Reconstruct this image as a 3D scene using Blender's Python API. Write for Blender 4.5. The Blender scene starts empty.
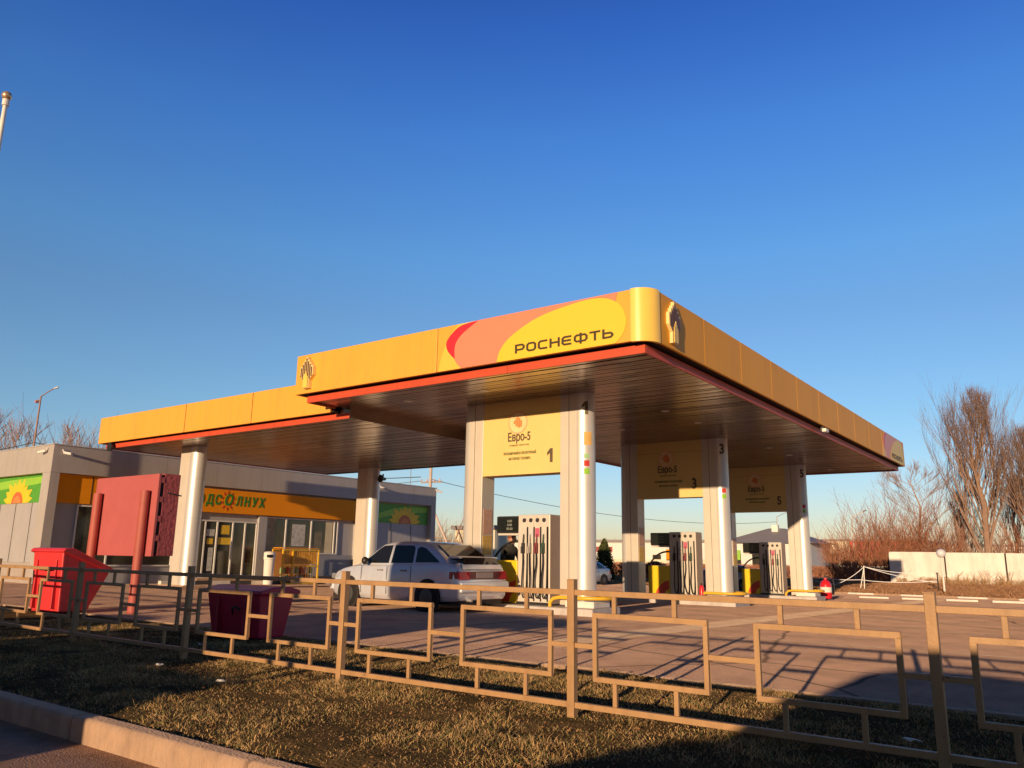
import bpy, bmesh, math, random
import numpy as np
from mathutils import Vector, Matrix, Euler
random.seed(7); rng = np.random.default_rng(7)
PI = math.pi; rad = math.radians
sc = bpy.context.scene
C = sc.collection

# ------------------------------------------------------------------ helpers
def G(y):
    return -.0155*(min(max(y, 9.8), 42)-9.8)

MATS = {}
def M(name, rgb, rough=.6, metal=0., var=.10, scale=4., bump=0., bscale=40., spec=.5, rgb2=None, alpha=None, coat=0., dirt=0., bdist=.02):
    if name in MATS: return MATS[name]
    m = bpy.data.materials.new(name); m.use_nodes = True
    nt = m.node_tree; b = nt.nodes['Principled BSDF']
    tc = nt.nodes.new('ShaderNodeTexCoord')
    n = nt.nodes.new('ShaderNodeTexNoise'); n.inputs['Scale'].default_value = scale; n.inputs['Detail'].default_value = 8; n.inputs['Roughness'].default_value = .65
    nt.links.new(tc.outputs['Object'], n.inputs['Vector'])
    r = nt.nodes.new('ShaderNodeValToRGB'); r.color_ramp.elements[0].position = .3; r.color_ramp.elements[1].position = .7
    c1 = rgb2 if rgb2 else tuple(c*(1-var) for c in rgb)
    c2 = rgb if rgb2 else tuple(min(1, c*(1+var)) for c in rgb)
    r.color_ramp.elements[0].color = (*c1, 1); r.color_ramp.elements[1].color = (*c2, 1)
    nt.links.new(n.outputs['Fac'], r.inputs['Fac'])
    out = r.outputs['Color']
    if dirt > 0:
        n2 = nt.nodes.new('ShaderNodeTexNoise'); n2.inputs['Scale'].default_value = scale*.35; n2.inputs['Detail'].default_value = 10; n2.inputs['Roughness'].default_value = .75
        mp = nt.nodes.new('ShaderNodeMapping'); mp.inputs['Scale'].default_value = (3, 3, .5)
        nt.links.new(tc.outputs['Object'], mp.inputs['Vector']); nt.links.new(mp.outputs[0], n2.inputs['Vector'])
        r2 = nt.nodes.new('ShaderNodeValToRGB'); r2.color_ramp.elements[0].position = .45; r2.color_ramp.elements[1].position = .75
        r2.color_ramp.elements[0].color = (1, 1, 1, 1); d = 1-dirt; r2.color_ramp.elements[1].color = (d, d*.97, d*.92, 1)
        mx = nt.nodes.new('ShaderNodeMix'); mx.data_type = 'RGBA'; mx.blend_type = 'MULTIPLY'; mx.inputs['Factor'].default_value = 1
        nt.links.new(n2.outputs['Fac'], r2.inputs['Fac']); nt.links.new(out, mx.inputs['A']); nt.links.new(r2.outputs['Color'], mx.inputs['B'])
        out = mx.outputs['Result']
    nt.links.new(out, b.inputs['Base Color'])
    b.inputs['Roughness'].default_value = rough; b.inputs['Metallic'].default_value = metal
    b.inputs['Specular IOR Level'].default_value = spec
    b.inputs['Coat Weight'].default_value = coat; b.inputs['Coat Roughness'].default_value = .08
    if alpha is not None: b.inputs['Transmission Weight'].default_value = alpha
    if bump > 0:
        n3 = nt.nodes.new('ShaderNodeTexNoise'); n3.inputs['Scale'].default_value = bscale; n3.inputs['Detail'].default_value = 6
        nt.links.new(tc.outputs['Object'], n3.inputs['Vector'])
        bp = nt.nodes.new('ShaderNodeBump'); bp.inputs['Strength'].default_value = bump; bp.inputs['Distance'].default_value = bdist
        nt.links.new(n3.outputs['Fac'], bp.inputs['Height']); nt.links.new(bp.outputs[0], b.inputs['Normal'])
    MATS[name] = m
    return m

def layer(m, kind, scale, lo, hi, col, stretch=(1, 1, 1), blend='MIX', fac=1.):
    # one more procedural coat (rust spots, stains, cracks) over a material's colour
    nt = m.node_tree; b = nt.nodes['Principled BSDF']; src = b.inputs['Base Color'].links[0].from_socket
    tc = nt.nodes.new('ShaderNodeTexCoord'); mp = nt.nodes.new('ShaderNodeMapping'); mp.inputs['Scale'].default_value = stretch; nt.links.new(tc.outputs['Object'], mp.inputs['Vector'])
    if kind == 'noise':
        n = nt.nodes.new('ShaderNodeTexNoise'); n.inputs['Scale'].default_value = scale; n.inputs['Detail'].default_value = 9; n.inputs['Roughness'].default_value = .7; nt.links.new(mp.outputs[0], n.inputs['Vector']); o = n.outputs['Fac']
    else:
        n0 = nt.nodes.new('ShaderNodeTexNoise'); n0.inputs['Scale'].default_value = scale*2.5; n0.inputs['Detail'].default_value = 6; nt.links.new(mp.outputs[0], n0.inputs['Vector'])
        ad = nt.nodes.new('ShaderNodeMix'); ad.data_type = 'VECTOR'; ad.inputs['Factor'].default_value = .25; nt.links.new(mp.outputs[0], ad.inputs['A']); nt.links.new(n0.outputs['Color'], ad.inputs['B'])
        n = nt.nodes.new('ShaderNodeTexVoronoi'); n.feature = 'DISTANCE_TO_EDGE'; n.inputs['Scale'].default_value = scale; nt.links.new(ad.outputs['Result'], n.inputs['Vector']); o = n.outputs['Distance']
    r = nt.nodes.new('ShaderNodeMapRange'); r.inputs['From Min'].default_value = lo; r.inputs['From Max'].default_value = hi; r.inputs['To Max'].default_value = fac; nt.links.new(o, r.inputs['Value'])
    mx = nt.nodes.new('ShaderNodeMix'); mx.data_type = 'RGBA'; mx.blend_type = blend; nt.links.new(r.outputs[0], mx.inputs['Factor']); nt.links.new(src, mx.inputs['A']); mx.inputs['B'].default_value = (*col, 1)
    nt.links.new(mx.outputs['Result'], b.inputs['Base Color'])
def matte(m):
    m.node_tree.nodes['Principled BSDF'].inputs['Diffuse Roughness'].default_value = 1.

class MB:
    def __init__(s): s.v = []; s.f = []
    def poly(s, pts):
        i = len(s.v); s.v += [tuple(p) for p in pts]; s.f.append(tuple(range(i, i+len(pts)))); return s
    def box(s, x0, x1, y0, y1, z0, z1, rz=0, mat=None):
        P = [(x0, y0, z0), (x1, y0, z0), (x1, y1, z0), (x0, y1, z0), (x0, y0, z1), (x1, y0, z1), (x1, y1, z1), (x0, y1, z1)]
        if mat is not None: P = [tuple(mat @ Vector(p)) for p in P]
        i = len(s.v); s.v += P
        s.f += [tuple(i+k for k in q) for q in ((0, 3, 2, 1), (4, 5, 6, 7), (0, 1, 5, 4), (1, 2, 6, 5), (2, 3, 7, 6), (3, 0, 4, 7))]
        return s
    def bar(s, a, b, w, h=None, up=(0, 0, 1)):
        a = Vector(a); b = Vector(b); d = b-a; L = d.length; d.normalize(); h = h or w
        u = Vector(up); 
        if abs(d.dot(u)) > .98: u = Vector((0, 1, 0))
        x = d.cross(u).normalized(); y = x.cross(d).normalized()
        m = Matrix((( x.x, y.x, d.x, a.x), (x.y, y.y, d.y, a.y), (x.z, y.z, d.z, a.z), (0, 0, 0, 1)))
        return s.box(-w/2, w/2, -h/2, h/2, 0, L, mat=m)
    def prism(s, pts, ext):
        """closed outline (3D points) extruded by the vector ext"""
        n = len(pts); i = len(s.v); e = Vector(ext)
        s.v += [tuple(p) for p in pts]+[tuple(Vector(p)+e) for p in pts]
        s.f.append(tuple(i+k for k in reversed(range(n)))); s.f.append(tuple(i+n+k for k in range(n)))
        for k in range(n): s.f.append((i+k, i+(k+1) % n, i+n+(k+1) % n, i+n+k))
        return s
    def tube(s, pts, rads, n=8, caps=True):
        pts = [Vector(p) for p in pts]; i0 = len(s.v)
        if not hasattr(rads, '__len__'): rads = [rads]*len(pts)
        ref = None
        for k, p in enumerate(pts):
            d = (pts[min(k+1, len(pts)-1)]-pts[max(k-1, 0)]).normalized()
            if ref is None: ref = Vector((0, 0, 1)) if abs(d.z) < .9 else Vector((1, 0, 0))
            x = d.cross(ref).normalized(); y = x.cross(d).normalized(); ref = y if abs(d.dot(y)) < .9 else ref
            for j in range(n):
                t = 2*PI*j/n; s.v.append(tuple(p+(x*math.cos(t)+y*math.sin(t))*rads[k]))
        for k in range(len(pts)-1):
            for j in range(n):
                a = i0+k*n+j; b = i0+k*n+(j+1) % n; s.f.append((a, b, b+n, a+n))
        if caps:
            s.f.append(tuple(i0+j for j in reversed(range(n)))); e = i0+(len(pts)-1)*n; s.f.append(tuple(e+j for j in range(n)))
        return s
    def cyl(s, c, r, z0, z1, n=32): return s.tube([(c[0], c[1], z0), (c[0], c[1], z1)], r, n)
    def sphere(s, c, r, n=16, m=10, sz=1.):
        prof = [(r*math.sin(PI*k/m), -r*sz*math.cos(PI*k/m)) for k in range(m+1)]
        return s.lathe(c, prof, n)
    def lathe(s, c, prof, n=24):
        i0 = len(s.v)
        for r, z in prof:
            for j in range(n): t = 2*PI*j/n; s.v.append((c[0]+r*math.cos(t), c[1]+r*math.sin(t), c[2]+z))
        for k in range(len(prof)-1):
            for j in range(n):
                a = i0+k*n+j; b = i0+k*n+(j+1) % n; s.f.append((a, b, b+n, a+n))
        return s
    def loft(s, rings, closed=True, caps=True):
        i0 = len(s.v); n = len(rings[0])
        for R in rings: s.v += [tuple(p) for p in R]
        for k in range(len(rings)-1):
            for j in range(n if closed else n-1):
                a = i0+k*n+j; b = i0+k*n+(j+1) % n; s.f.append((a, b, b+n, a+n))
        if caps:
            s.f.append(tuple(i0+j for j in reversed(range(n)))); e = i0+(len(rings)-1)*n; s.f.append(tuple(e+j for j in range(n)))
        return s
    def build(s, name, mat, parent=None, smooth=False, bevel=0., fix=True, segs=2):
        me = bpy.data.meshes.new(name); me.from_pydata(s.v, [], s.f); me.validate()
        if fix:
            bm = bmesh.new(); bm.from_mesh(me); bmesh.ops.remove_doubles(bm, verts=bm.verts, dist=1e-5)
            bmesh.ops.recalc_face_normals(bm, faces=bm.faces); bm.to_mesh(me); bm.free()
        me.materials.append(mat)
        o = bpy.data.objects.new(name, me); C.objects.link(o)
        if parent: o.parent = parent
        if smooth:
            for p in me.polygons: p.use_smooth = True
            try: me.set_sharp_from_angle(angle=rad(38))
            except Exception: pass
        if bevel:
            b = o.modifiers.new('b', 'BEVEL'); b.width = bevel; b.segments = segs; b.limit_method = 'ANGLE'; b.angle_limit = rad(40)
        return o

def tag(o, label=None, cat=None, group=None, kind=None):
    if label: o['label'] = label
    if cat: o['category'] = cat
    if group: o['group'] = group
    if kind: o['kind'] = kind
    return o
def thing(name, label, cat, loc=(0, 0, 0), rz=0, group=None):
    o = bpy.data.objects.new(name, None); C.objects.link(o); o.empty_display_size = .2
    o.location = loc; o.rotation_euler = (0, 0, rz)
    return tag(o, label, cat, group)
def copy_tree(o, parent=None):
    c = o.copy(); C.objects.link(c); c.parent = parent
    for ch in o.children: copy_tree(ch, c)
    return c
def text(name, body, loc, rot, size, mat, parent, sx=1., ext=.004, off=0., shear=0., align='CENTER'):
    c = bpy.data.curves.new(name, 'FONT'); c.body = body; c.size = size; c.extrude = ext; c.offset = off; c.shear = shear
    c.align_x = align; c.align_y = 'CENTER'; c.materials.append(mat)
    o = bpy.data.objects.new(name, c); C.objects.link(o); o.location = loc; o.rotation_euler = rot; o.scale = (sx, 1, 1); o.parent = parent
    return o
FRONT = (PI/2, 0, 0)         # text facing -Y
EAST = (PI/2, 0, PI/2)       # text facing +X

# ------------------------------------------------------------------ camera, light, sky
cam = bpy.data.cameras.new('camera'); co = bpy.data.objects.new('camera', cam); C.objects.link(co); sc.camera = co
cam.sensor_width = 36; cam.lens = 790.275/1024*36; cam.clip_end = 3000; cam.clip_start = .05
ya, pt, ro = rad(36.138), rad(12.271), rad(.912)
Fw = Vector((-math.sin(ya)*math.cos(pt), math.cos(ya)*math.cos(pt), math.sin(pt)))
Rt = Vector((math.cos(ya), math.sin(ya), 0)); Up = Rt.cross(Fw)
R2 = Rt*math.cos(ro)+Up*math.sin(ro); U2 = Up*math.cos(ro)-Rt*math.sin(ro)
co.matrix_world = Matrix(((R2.x, U2.x, -Fw.x, 0), (R2.y, U2.y, -Fw.y, 0), (R2.z, U2.z, -Fw.z, 1.1504), (0, 0, 0, 1)))

EL, AZ = rad(7.65), rad(10.9)
sun = bpy.data.lights.new('sun', 'SUN'); sun.energy = 5.; sun.angle = rad(.5); sun.color = (1., .70, .42)
so = bpy.data.objects.new('sun', sun); C.objects.link(so)
d = Vector((math.sin(AZ)*math.cos(EL), -math.cos(AZ)*math.cos(EL), math.sin(EL)))   # towards the sun
so.rotation_euler = d.to_track_quat('Z', 'Y').to_euler(); so.location = (0, 0, 30)
w = bpy.data.worlds.new('World'); sc.world = w; w.use_nodes = True
nt = w.node_tree; bg = nt.nodes['Background']
sky = nt.nodes.new('ShaderNodeTexSky'); sky.sky_type = 'NISHITA'; sky.sun_disc = False
sky.sun_elevation = EL; sky.sun_rotation = PI-AZ; sky.air_density = 1.; sky.dust_density = .3; sky.ozone_density = 3.
hs = nt.nodes.new('ShaderNodeHueSaturation'); hs.inputs['Saturation'].default_value = 1.02; hs.inputs['Value'].default_value = 1.09
tcw = nt.nodes.new('ShaderNodeTexCoord'); sep = nt.nodes.new('ShaderNodeSeparateXYZ'); nt.links.new(tcw.outputs['Generated'], sep.inputs[0])
rmp = nt.nodes.new('ShaderNodeValToRGB'); cr = rmp.color_ramp
cr.elements[0].position = 0.; cr.elements[0].color = (1.18, 1.0, 1.08, 1); cr.elements[1].position = 1.; cr.elements[1].color = (.05, .08, .15, 1)
for p_, c_ in ((.06, (1.14, 1.0, 1.12)), (.17, (1.02, 1.04, 1.12)), (.29, (.98, 1.03, 1.16)), (.36, (.90, 1.14, 1.36)), (.49, (.66, 1.02, 1.56)), (.60, (.42, .74, 1.48)), (.70, (.26, .46, 1.0)), (.77, (.10, .17, .34))):
    e_ = cr.elements.new(p_); e_.color = (*c_, 1)
nt.links.new(sep.outputs['Z'], rmp.inputs['Fac'])
mxw = nt.nodes.new('ShaderNodeMix'); mxw.data_type = 'RGBA'; mxw.blend_type = 'MULTIPLY'; mxw.inputs['Factor'].default_value = 1
nt.links.new(sky.outputs[0], hs.inputs['Color']); nt.links.new(hs.outputs[0], mxw.inputs['A']); nt.links.new(rmp.outputs[0], mxw.inputs['B'])
# sky on the sun side, behind the camera, dimmed to deepen the shadows
my = nt.nodes.new('ShaderNodeMapRange'); my.inputs['From Min'].default_value = -.5; my.inputs['From Max'].default_value = .28; my.inputs['To Min'].default_value = .3; my.inputs['To Max'].default_value = 1.
nt.links.new(sep.outputs['Y'], my.inputs['Value'])
vs = nt.nodes.new('ShaderNodeVectorMath'); vs.operation = 'SCALE'; nt.links.new(mxw.outputs['Result'], vs.inputs[0]); nt.links.new(my.outputs[0], vs.inputs['Scale'])
nt.links.new(vs.outputs[0], bg.inputs['Color']); bg.inputs['Strength'].default_value = .15
sc.view_settings.view_transform = 'Standard'; sc.view_settings.look = 'None'; sc.view_settings.exposure = 0; sc.view_settings.gamma = 1

# ------------------------------------------------------------------ materials
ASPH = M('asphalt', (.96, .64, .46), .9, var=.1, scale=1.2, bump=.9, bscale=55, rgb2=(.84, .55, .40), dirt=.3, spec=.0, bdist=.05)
CONC = M('kerb_concrete', (.56, .38, .25), .85, scale=5, bump=.4, bscale=50, dirt=.35, rgb2=(.44, .30, .21))
YEL = M('canopy_amber', (.90, .44, .06), .42, var=.03, scale=1, dirt=.08)
YELB = M('canopy_yellow_corner', (.95, .64, .12), .35, var=.03, scale=1)
REDT = M('canopy_red_trim', (.60, .085, .035), .5, var=.08, scale=2)
DARK = M('shadow_gap', (.03, .022, .02), .8)
BLK = M('black_plastic', (.02, .02, .022), .45)
RUB = M('rubber', (.010, .010, .010), .85)
PORT = M('portal_panel', (.70, .64, .55), .42, metal=.15, var=.04, scale=2, dirt=.1)
SILV = M('column_aluminium', (.76, .74, .71), .42, metal=.4, var=.03, scale=2, dirt=.06)
SOFF = M('soffit_metal', (.36, .27, .21), .3, metal=.85, var=.22, scale=.7, bump=.06, bscale=3, dirt=.3)
FNC = M('fence_paint', (.46, .27, .125), .5, var=.09, scale=6, dirt=.28, bump=.15, bscale=90)
WALLG = M('shop_cladding', (.46, .43, .41), .55, var=.05, scale=.8, dirt=.12)
PANG = M('shop_panel_grey', (.44, .43, .44), .5, var=.04, scale=2, dirt=.1)
ORG = M('sign_orange', (.95, .34, .01), .6, var=.04, spec=.15)
GRN = M('sign_green', (.10, .38, .04), .5, var=.1)
GRN2 = M('sign_green_light', (.30, .60, .06), .5, var=.08)
PET = M('petal_yellow', (.92, .60, .03), .5, var=.08)
SUNC = M('sunflower_centre', (.62, .16, .05), .5)
LETG = M('letter_green', (.03, .25, .03), .5)
LETR = M('letter_red', (.65, .05, .02), .5)
LETB = M('letter_dark', (.06, .045, .02), .5)
GLASS = M('window_glass', (.02, .022, .02), .07, var=.5, scale=.9, spec=.7, rgb2=(.07, .065, .045))
FRM = M('white_frame', (.78, .76, .73), .4, var=.04)
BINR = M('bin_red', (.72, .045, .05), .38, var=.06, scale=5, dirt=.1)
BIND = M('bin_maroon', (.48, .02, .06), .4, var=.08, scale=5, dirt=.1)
SALM = M('sign_salmon', (.48, .115, .115), .7, var=.06, scale=3, bump=.1, dirt=.06)
SALP = M('sign_post_red', (.44, .10, .075), .6, var=.08)
PINKD = M('sign_side_pink', (.40, .09, .10), .8, var=.25, scale=14, bump=.8, bscale=18)
WHITEW = M('whitewash', (.86, .82, .75), .85, var=.05, scale=.9, dirt=.28, bump=.15, bscale=10)
WHT = M('white_paint', (.85, .82, .76), .6, var=.06, scale=3, dirt=.12)
GLV = M('galvanised', (.45, .44, .42), .45, metal=.5)
DRY = M('dry_verge', (.62, .36, .17), .95, scale=1.5, rgb2=(.38, .22, .11), bump=.9, bscale=14, spec=0., bdist=.15)

layer(ASPH, 'noise', .16, .50, .72, (.74, .72, .72), blend='MULTIPLY')
layer(ASPH, 'noise', .9, .60, .70, (.55, .52, .52), (1, .35, 1), blend='MULTIPLY', fac=.8)
layer(ASPH, 'crack', .22, .006, .0, (.10, .07, .06), fac=.75)
layer(FNC, 'noise', 14, .63, .70, (.20, .09, .05), fac=.85); layer(FNC, 'noise', 60, .62, .68, (.74, .58, .42), fac=.4)
for m_ in (YEL, MATS['canopy_amber']): layer(m_, 'noise', 1.6, .52, .85, (.50, .28, .08), (3, 3, .35), fac=.35)
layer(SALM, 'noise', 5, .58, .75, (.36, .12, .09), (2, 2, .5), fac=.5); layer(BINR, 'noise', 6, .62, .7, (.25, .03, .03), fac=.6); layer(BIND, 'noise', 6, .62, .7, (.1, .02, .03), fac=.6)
layer(WALLG, 'noise', 1.2, .5, .8, (.32, .26, .22), (3, 3, .3), fac=.4); layer(CONC, 'noise', 3, .58, .72, (.24, .17, .12), fac=.5)
for m_ in (ASPH, DRY, CONC): matte(m_)
# ------------------------------------------------------------------ the ground
mb = MB()
xs = [-1500, -300, -120, -60, -40, -20, 0, 20, 60, 300, 1500]; ys = [-300, -60, -20, 2.9, 7.6, 9.8, 15, 20, 25, 30, 35, 42, 60, 100, 200, 500, 1800]
def gz(y): return -.16 if y <= 2.9 else G(y)
def sheet(xs, ys, dz, name, mat, kind='structure', zf=G):
    mb = MB(); i = {}
    for a, y in enumerate(ys):
        for b, x in enumerate(xs): i[a, b] = len(mb.v); mb.v.append((x, y, zf(y)+dz))
    for a in range(len(ys)-1):
        for b in range(len(xs)-1): mb.f.append((i[a, b], i[a, b+1], i[a+1, b+1], i[a+1, b]))
    o = mb.build(name, mat, fix=False); tag(o, kind=kind); return o
sheet(xs, [3.1, 7.6, 9.8, 15, 20, 25, 30, 35, 42, 60, 100, 200, 500, 1800], -.06, 'ground', DRY)
sheet([-1500, -60, 0, 60, 1500], [-400, -20, 3.02], 0, 'road', M('road_asphalt', (.62, .38, .25), .9, scale=2.5, rgb2=(.44, .27, .18), bump=.9, bscale=70, dirt=.35, spec=.05, bdist=.03), zf=lambda y: -.16)
FY = [7.62, 9.8, 15, 20, 25, 30, 35, 42, 46]
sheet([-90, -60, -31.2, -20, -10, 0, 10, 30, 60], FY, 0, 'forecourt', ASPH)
sheet([-32, 60], [8.9, 9.8, 12.4], .004, 'forecourt_joint', ASPH) if False else None
# concrete strip and bay markings
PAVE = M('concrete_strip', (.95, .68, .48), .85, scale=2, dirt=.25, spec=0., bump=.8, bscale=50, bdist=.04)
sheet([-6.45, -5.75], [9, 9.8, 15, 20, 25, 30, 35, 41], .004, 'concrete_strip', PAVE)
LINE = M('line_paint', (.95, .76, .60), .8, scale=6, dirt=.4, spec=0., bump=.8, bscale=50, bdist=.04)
matte(PAVE); matte(LINE)
mb = MB()
for y, x0, x1 in ((12.55, -5.3, -.4), (17.1, -5.2, -.4), (20.8, -4.9, 1), (24.8, -4.9, 1), (30, -4.8, 2), (35, -4.8, 2)):
    mb.poly([(x0, y-.05, G(y-.05)+.008), (x1, y-.05, G(y-.05)+.008), (x1, y+.05, G(y+.05)+.008), (x0, y+.05, G(y+.05)+.008)])
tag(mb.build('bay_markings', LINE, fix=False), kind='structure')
# verge between road and forecourt
GB = M('verge_soil', (.16, .10, .05), .95, scale=3.2, rgb2=(.05, .042, .022), bump=1., bscale=45, spec=0.)
N1, N2 = 220, 46; mb = MB()
import mathutils.noise as mn
def verge_z(x, y):
    e = min(1, (y-3.12)/.3, (7.5-y)/.2); e = max(0, e)
    return -.02+e*(.03+.035*mn.noise(Vector((x*.9, y*.9, 0)))+.02*mn.noise(Vector((x*3, y*3, 4))))
for j in range(N2+1):
    for i in range(N1+1):
        x = -40+52*(i/N1) if True else 0; y = 3.12+(7.5-3.12)*j/N2; mb.v.append((x, y, verge_z(x, y)))
for j in range(N2):
    for i in range(N1):
        a = j*(N1+1)+i; mb.f.append((a, a+1, a+N1+2, a+N1+1))
matte(GB)
o = mb.build('grass_verge', GB, smooth=True, fix=False); tag(o, kind='structure')
# kerbs: one long kerb along the road, blocks joined by fine gaps
mb = MB(); x = -40.
while x < 12:
    j = random.uniform(-.006, .006)
    mb.box(x+.002, x+2., 3.0+j*.5, 3.16+j*.5, -.3, .005+random.uniform(-.006, .006)); x += 2.0
tag(mb.build('road_kerb', CONC, bevel=.035, segs=4), kind='structure')
mb = MB(); x = -40.
while x < 20:
    mb.box(x+.004, x+1., 7.5, 7.62, -.3, .012+random.uniform(-.006, .006)); x += 1.0
tag(mb.build('forecourt_kerb', CONC, bevel=.012), kind='structure')

# grass blades: nobody could count them
def blades(name, mat, n, x0, x1, y0, y1, h0, h1, wid, zf, lean=.7, dens=None):
    x = rng.uniform(x0, x1, n); y = rng.uniform(y0, y1, n)
    cl = np.array([mn.noise(Vector((a*1.3, b*1.3, 9)))+.6*mn.noise(Vector((a*4.5, b*4.5, 2))) for a, b in zip(x, y)])
    keep = rng.uniform(-.75, .55, n) < cl+ (0 if dens is None else dens); x = x[keep]; y = y[keep]; cl = cl[keep]; n = len(x)
    z = np.array([zf(a, b) for a, b in zip(x, y)])-.004
    h = rng.uniform(h0, h1, n)*(1+.9*np.clip(cl, -.5, .8)); a = rng.uniform(0, 2*PI, n); ln = rng.uniform(.1, lean, n)*h*1.6
    b = rng.uniform(0, 2*PI, n); wx = np.cos(b)*wid; wy = np.sin(b)*wid
    v = np.empty((n, 5, 3))
    mx = x+np.cos(a)*ln*.45; my = y+np.sin(a)*ln*.45
    v[:, 0] = np.stack([x-wx, y-wy, z], 1); v[:, 1] = np.stack([x+wx, y+wy, z], 1)
    v[:, 2] = np.stack([mx+wx*.8, my+wy*.8, z+h*.65], 1); v[:, 3] = np.stack([mx-wx*.8, my-wy*.8, z+h*.65], 1)
    v[:, 4] = np.stack([x+np.cos(a)*ln, y+np.sin(a)*ln, z+h*.95], 1)
    me = bpy.data.meshes.new(name); k = np.arange(n)*5
    quads = np.stack([k, k+1, k+2, k+3], 1); tris = np.stack([k+3, k+2, k+4], 1)
    me.vertices.add(n*5); me.vertices.foreach_set('co', v.ravel())
    me.loops.add(n*7); me.polygons.add(n*2)
    li = np.concatenate([quads, tris], 1).ravel(); me.loops.foreach_set('vertex_index', li)
    st = np.stack([np.arange(n)*7, np.arange(n)*7+4], 1).ravel(); me.polygons.foreach_set('loop_start', st)
    me.update(calc_edges=True); me.materials.append(mat)
    o = bpy.data.objects.new(name, me); C.objects.link(o); tag(o, kind='stuff'); return o
GR1 = M('grass_straw', (.95, .62, .29), .85, scale=3.5, rgb2=(.34, .20, .08), spec=.1)
GR2 = M('grass_green', (.32, .29, .11), .85, scale=3.5, rgb2=(.07, .08, .03), spec=.1)
tag(blades('dry_grass', GR1, 190000, -14, 2, 3.1, 7.5, .008, .030, .0019, verge_z, lean=1.3, dens=.1), 'short dry straw coloured grass on the verge by the fence', 'grass')
tag(blades('green_grass', GR2, 120000, -14, 2, 3.15, 7.5, .010, .034, .0022, verge_z, lean=1.1, dens=-.2), 'low green grass patches among the straw on the verge', 'grass')
tag(blades('grass_tufts', GR1, 26000, -14, 2, 3.2, 7.45, .02, .05, .0022, verge_z, lean=1.5, dens=-.45), 'longer straw tufts standing up from the verge grass', 'grass')
# leaf litter
n = 2600; mb = MB()
for i in range(n):
    x = random.uniform(-12, 1.5); y = random.uniform(3.15, 7.4); z = verge_z(x, y)+random.uniform(.008, .03); s = random.uniform(.005, .017); a = random.uniform(0, 6.3); t = random.uniform(-.6, .6)
    c, d_ = math.cos(a), math.sin(a)
    mb.poly([(x-s*c, y-s*d_, z), (x-.4*s*d_, y+.4*s*c, z+t*s), (x+s*c, y+s*d_, z+.3*s), (x+.4*s*d_, y-.4*s*c, z-t*s)])
tag(mb.build('fallen_leaves', M('leaf_litter', (.45, .22, .08), .8, scale=3, rgb2=(.18, .09, .04)), fix=False), 'brown fallen leaves scattered through the verge grass', 'leaves', kind='stuff')
# a few pieces of litter on the dark grass
for i, (x, y) in enumerate(((-7.6, 4.6), (-6.3, 4.4), (-8.9, 5.9), (-1.1, 5.9), (-.3, 6.3))):
    mb = MB(); z = verge_z(x, y)+.035; a = random.uniform(0, 3)
    mb.prism([(x+.05*math.cos(a+t)*(1+.4*math.sin(3*t)), y+.03*math.sin(a+t), z+.008*math.sin(5*t)) for t in np.linspace(0, 5.6, 9)], (0, 0, .003))
    tag(mb.build('paper_scrap', WHT), 'small crumpled white paper scrap lying in the shaded grass', 'litter', 'paper scraps lying in the verge grass')

# ------------------------------------------------------------------ fence
fx = [-22.85, -20.4, -17.95, -15.5, -13.05, -10.6, -8.15, -5.67, -3.21, -.81, 1.6, 4.0]; FYY = 5.2
fence = thing('metal_fence', 'low tan painted metal fence with rectangular frames running along the grass verge', 'fence', (0, FYY, 0))
for i, x in enumerate(fx):
    j = random.uniform(-.008, .008)
    p = MB().box(x-.0295, x+.0295, -.0295, .0295, -.15, .985+j).build('post', FNC, fence, bevel=.004)
    MB().box(x-.031, x+.031, -.031, .031, .985+j, .99+j).build('cap', FNC, p)
for a, b in zip(fx[:-1], fx[1:]):
    L = b-a; s0 = (.18, .455); s1 = (.565, .89)
    t = .02
    MB().box(a+.0295, b-.0295, -t, t, .872, .912).build('top_rail', FNC, fence, bevel=.003)
    MB().box(a+.0295, b-.0295, -t, t, .085, .125).build('bottom_rail', FNC, fence, bevel=.003)
    f0 = a+.075*L; f1 = a+.44*L; g0 = a+.57*L; g1 = a+.93*L
    for q0, q1 in ((a+.0295, f0), (f1, g0), (g1, b-.0295)): MB().box(q0, q1, -.015, .015, .5, .535).build('middle_rail', FNC, fence, bevel=.003)
    for u, v_ in ((f0, f1), (g0, g1)):
        mb = MB(); k = .033
        mb.box(u, v_, -.016, .016, .72, .755); mb.box(u, v_, -.016, .016, .28, .315)
        mb.box(u, u+k, -.016, .016, .315, .72); mb.box(v_-k, v_, -.016, .016, .315, .72)
        for q in (.2, .73):
            xx = u+(v_-u)*q
            mb.box(xx-.016, xx+.016, -.014, .014, .755, .872); mb.box(xx-.016, xx+.016, -.014, .014, .125, .28)
        mb.build('square_frame', FNC, fence, bevel=.003)

# ------------------------------------------------------------------ main canopy
XL, XR, YF, YB, ZT, ZB = -15.84, -6.05, 12.47, 35.9, 5.99, 5.0
can = thing('fuel_canopy', 'large flat yellow petrol station canopy with rounded corner and red brand graphic', 'canopy', (0, 0, 0))
T = .06; rr = .38
mb = MB()
def run(mb, p, q, nrm, z0, z1, step, T=.06, gap=.012):
    p = Vector(p); q = Vector(q); L = (q-p).length; d = (q-p)/L; n = Vector(nrm); k = max(1, round(L/step))
    for i in range(k):
        a = p+d*(L*i/k+gap/2); b = p+d*(L*(i+1)/k-gap/2)
        mb.prism([(a.x, a.y, z0), (b.x, b.y, z0), (b.x-n.x*T, b.y-n.y*T, z0), (a.x-n.x*T, a.y-n.y*T, z0)], (0, 0, z1-z0))
run(mb, (XL, YF, 0), (XR-rr, YF, 0), (0, -1, 0), ZB, ZT, 4.7, gap=.02); mb.build('front_fascia', YEL, can, bevel=.01)
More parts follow.
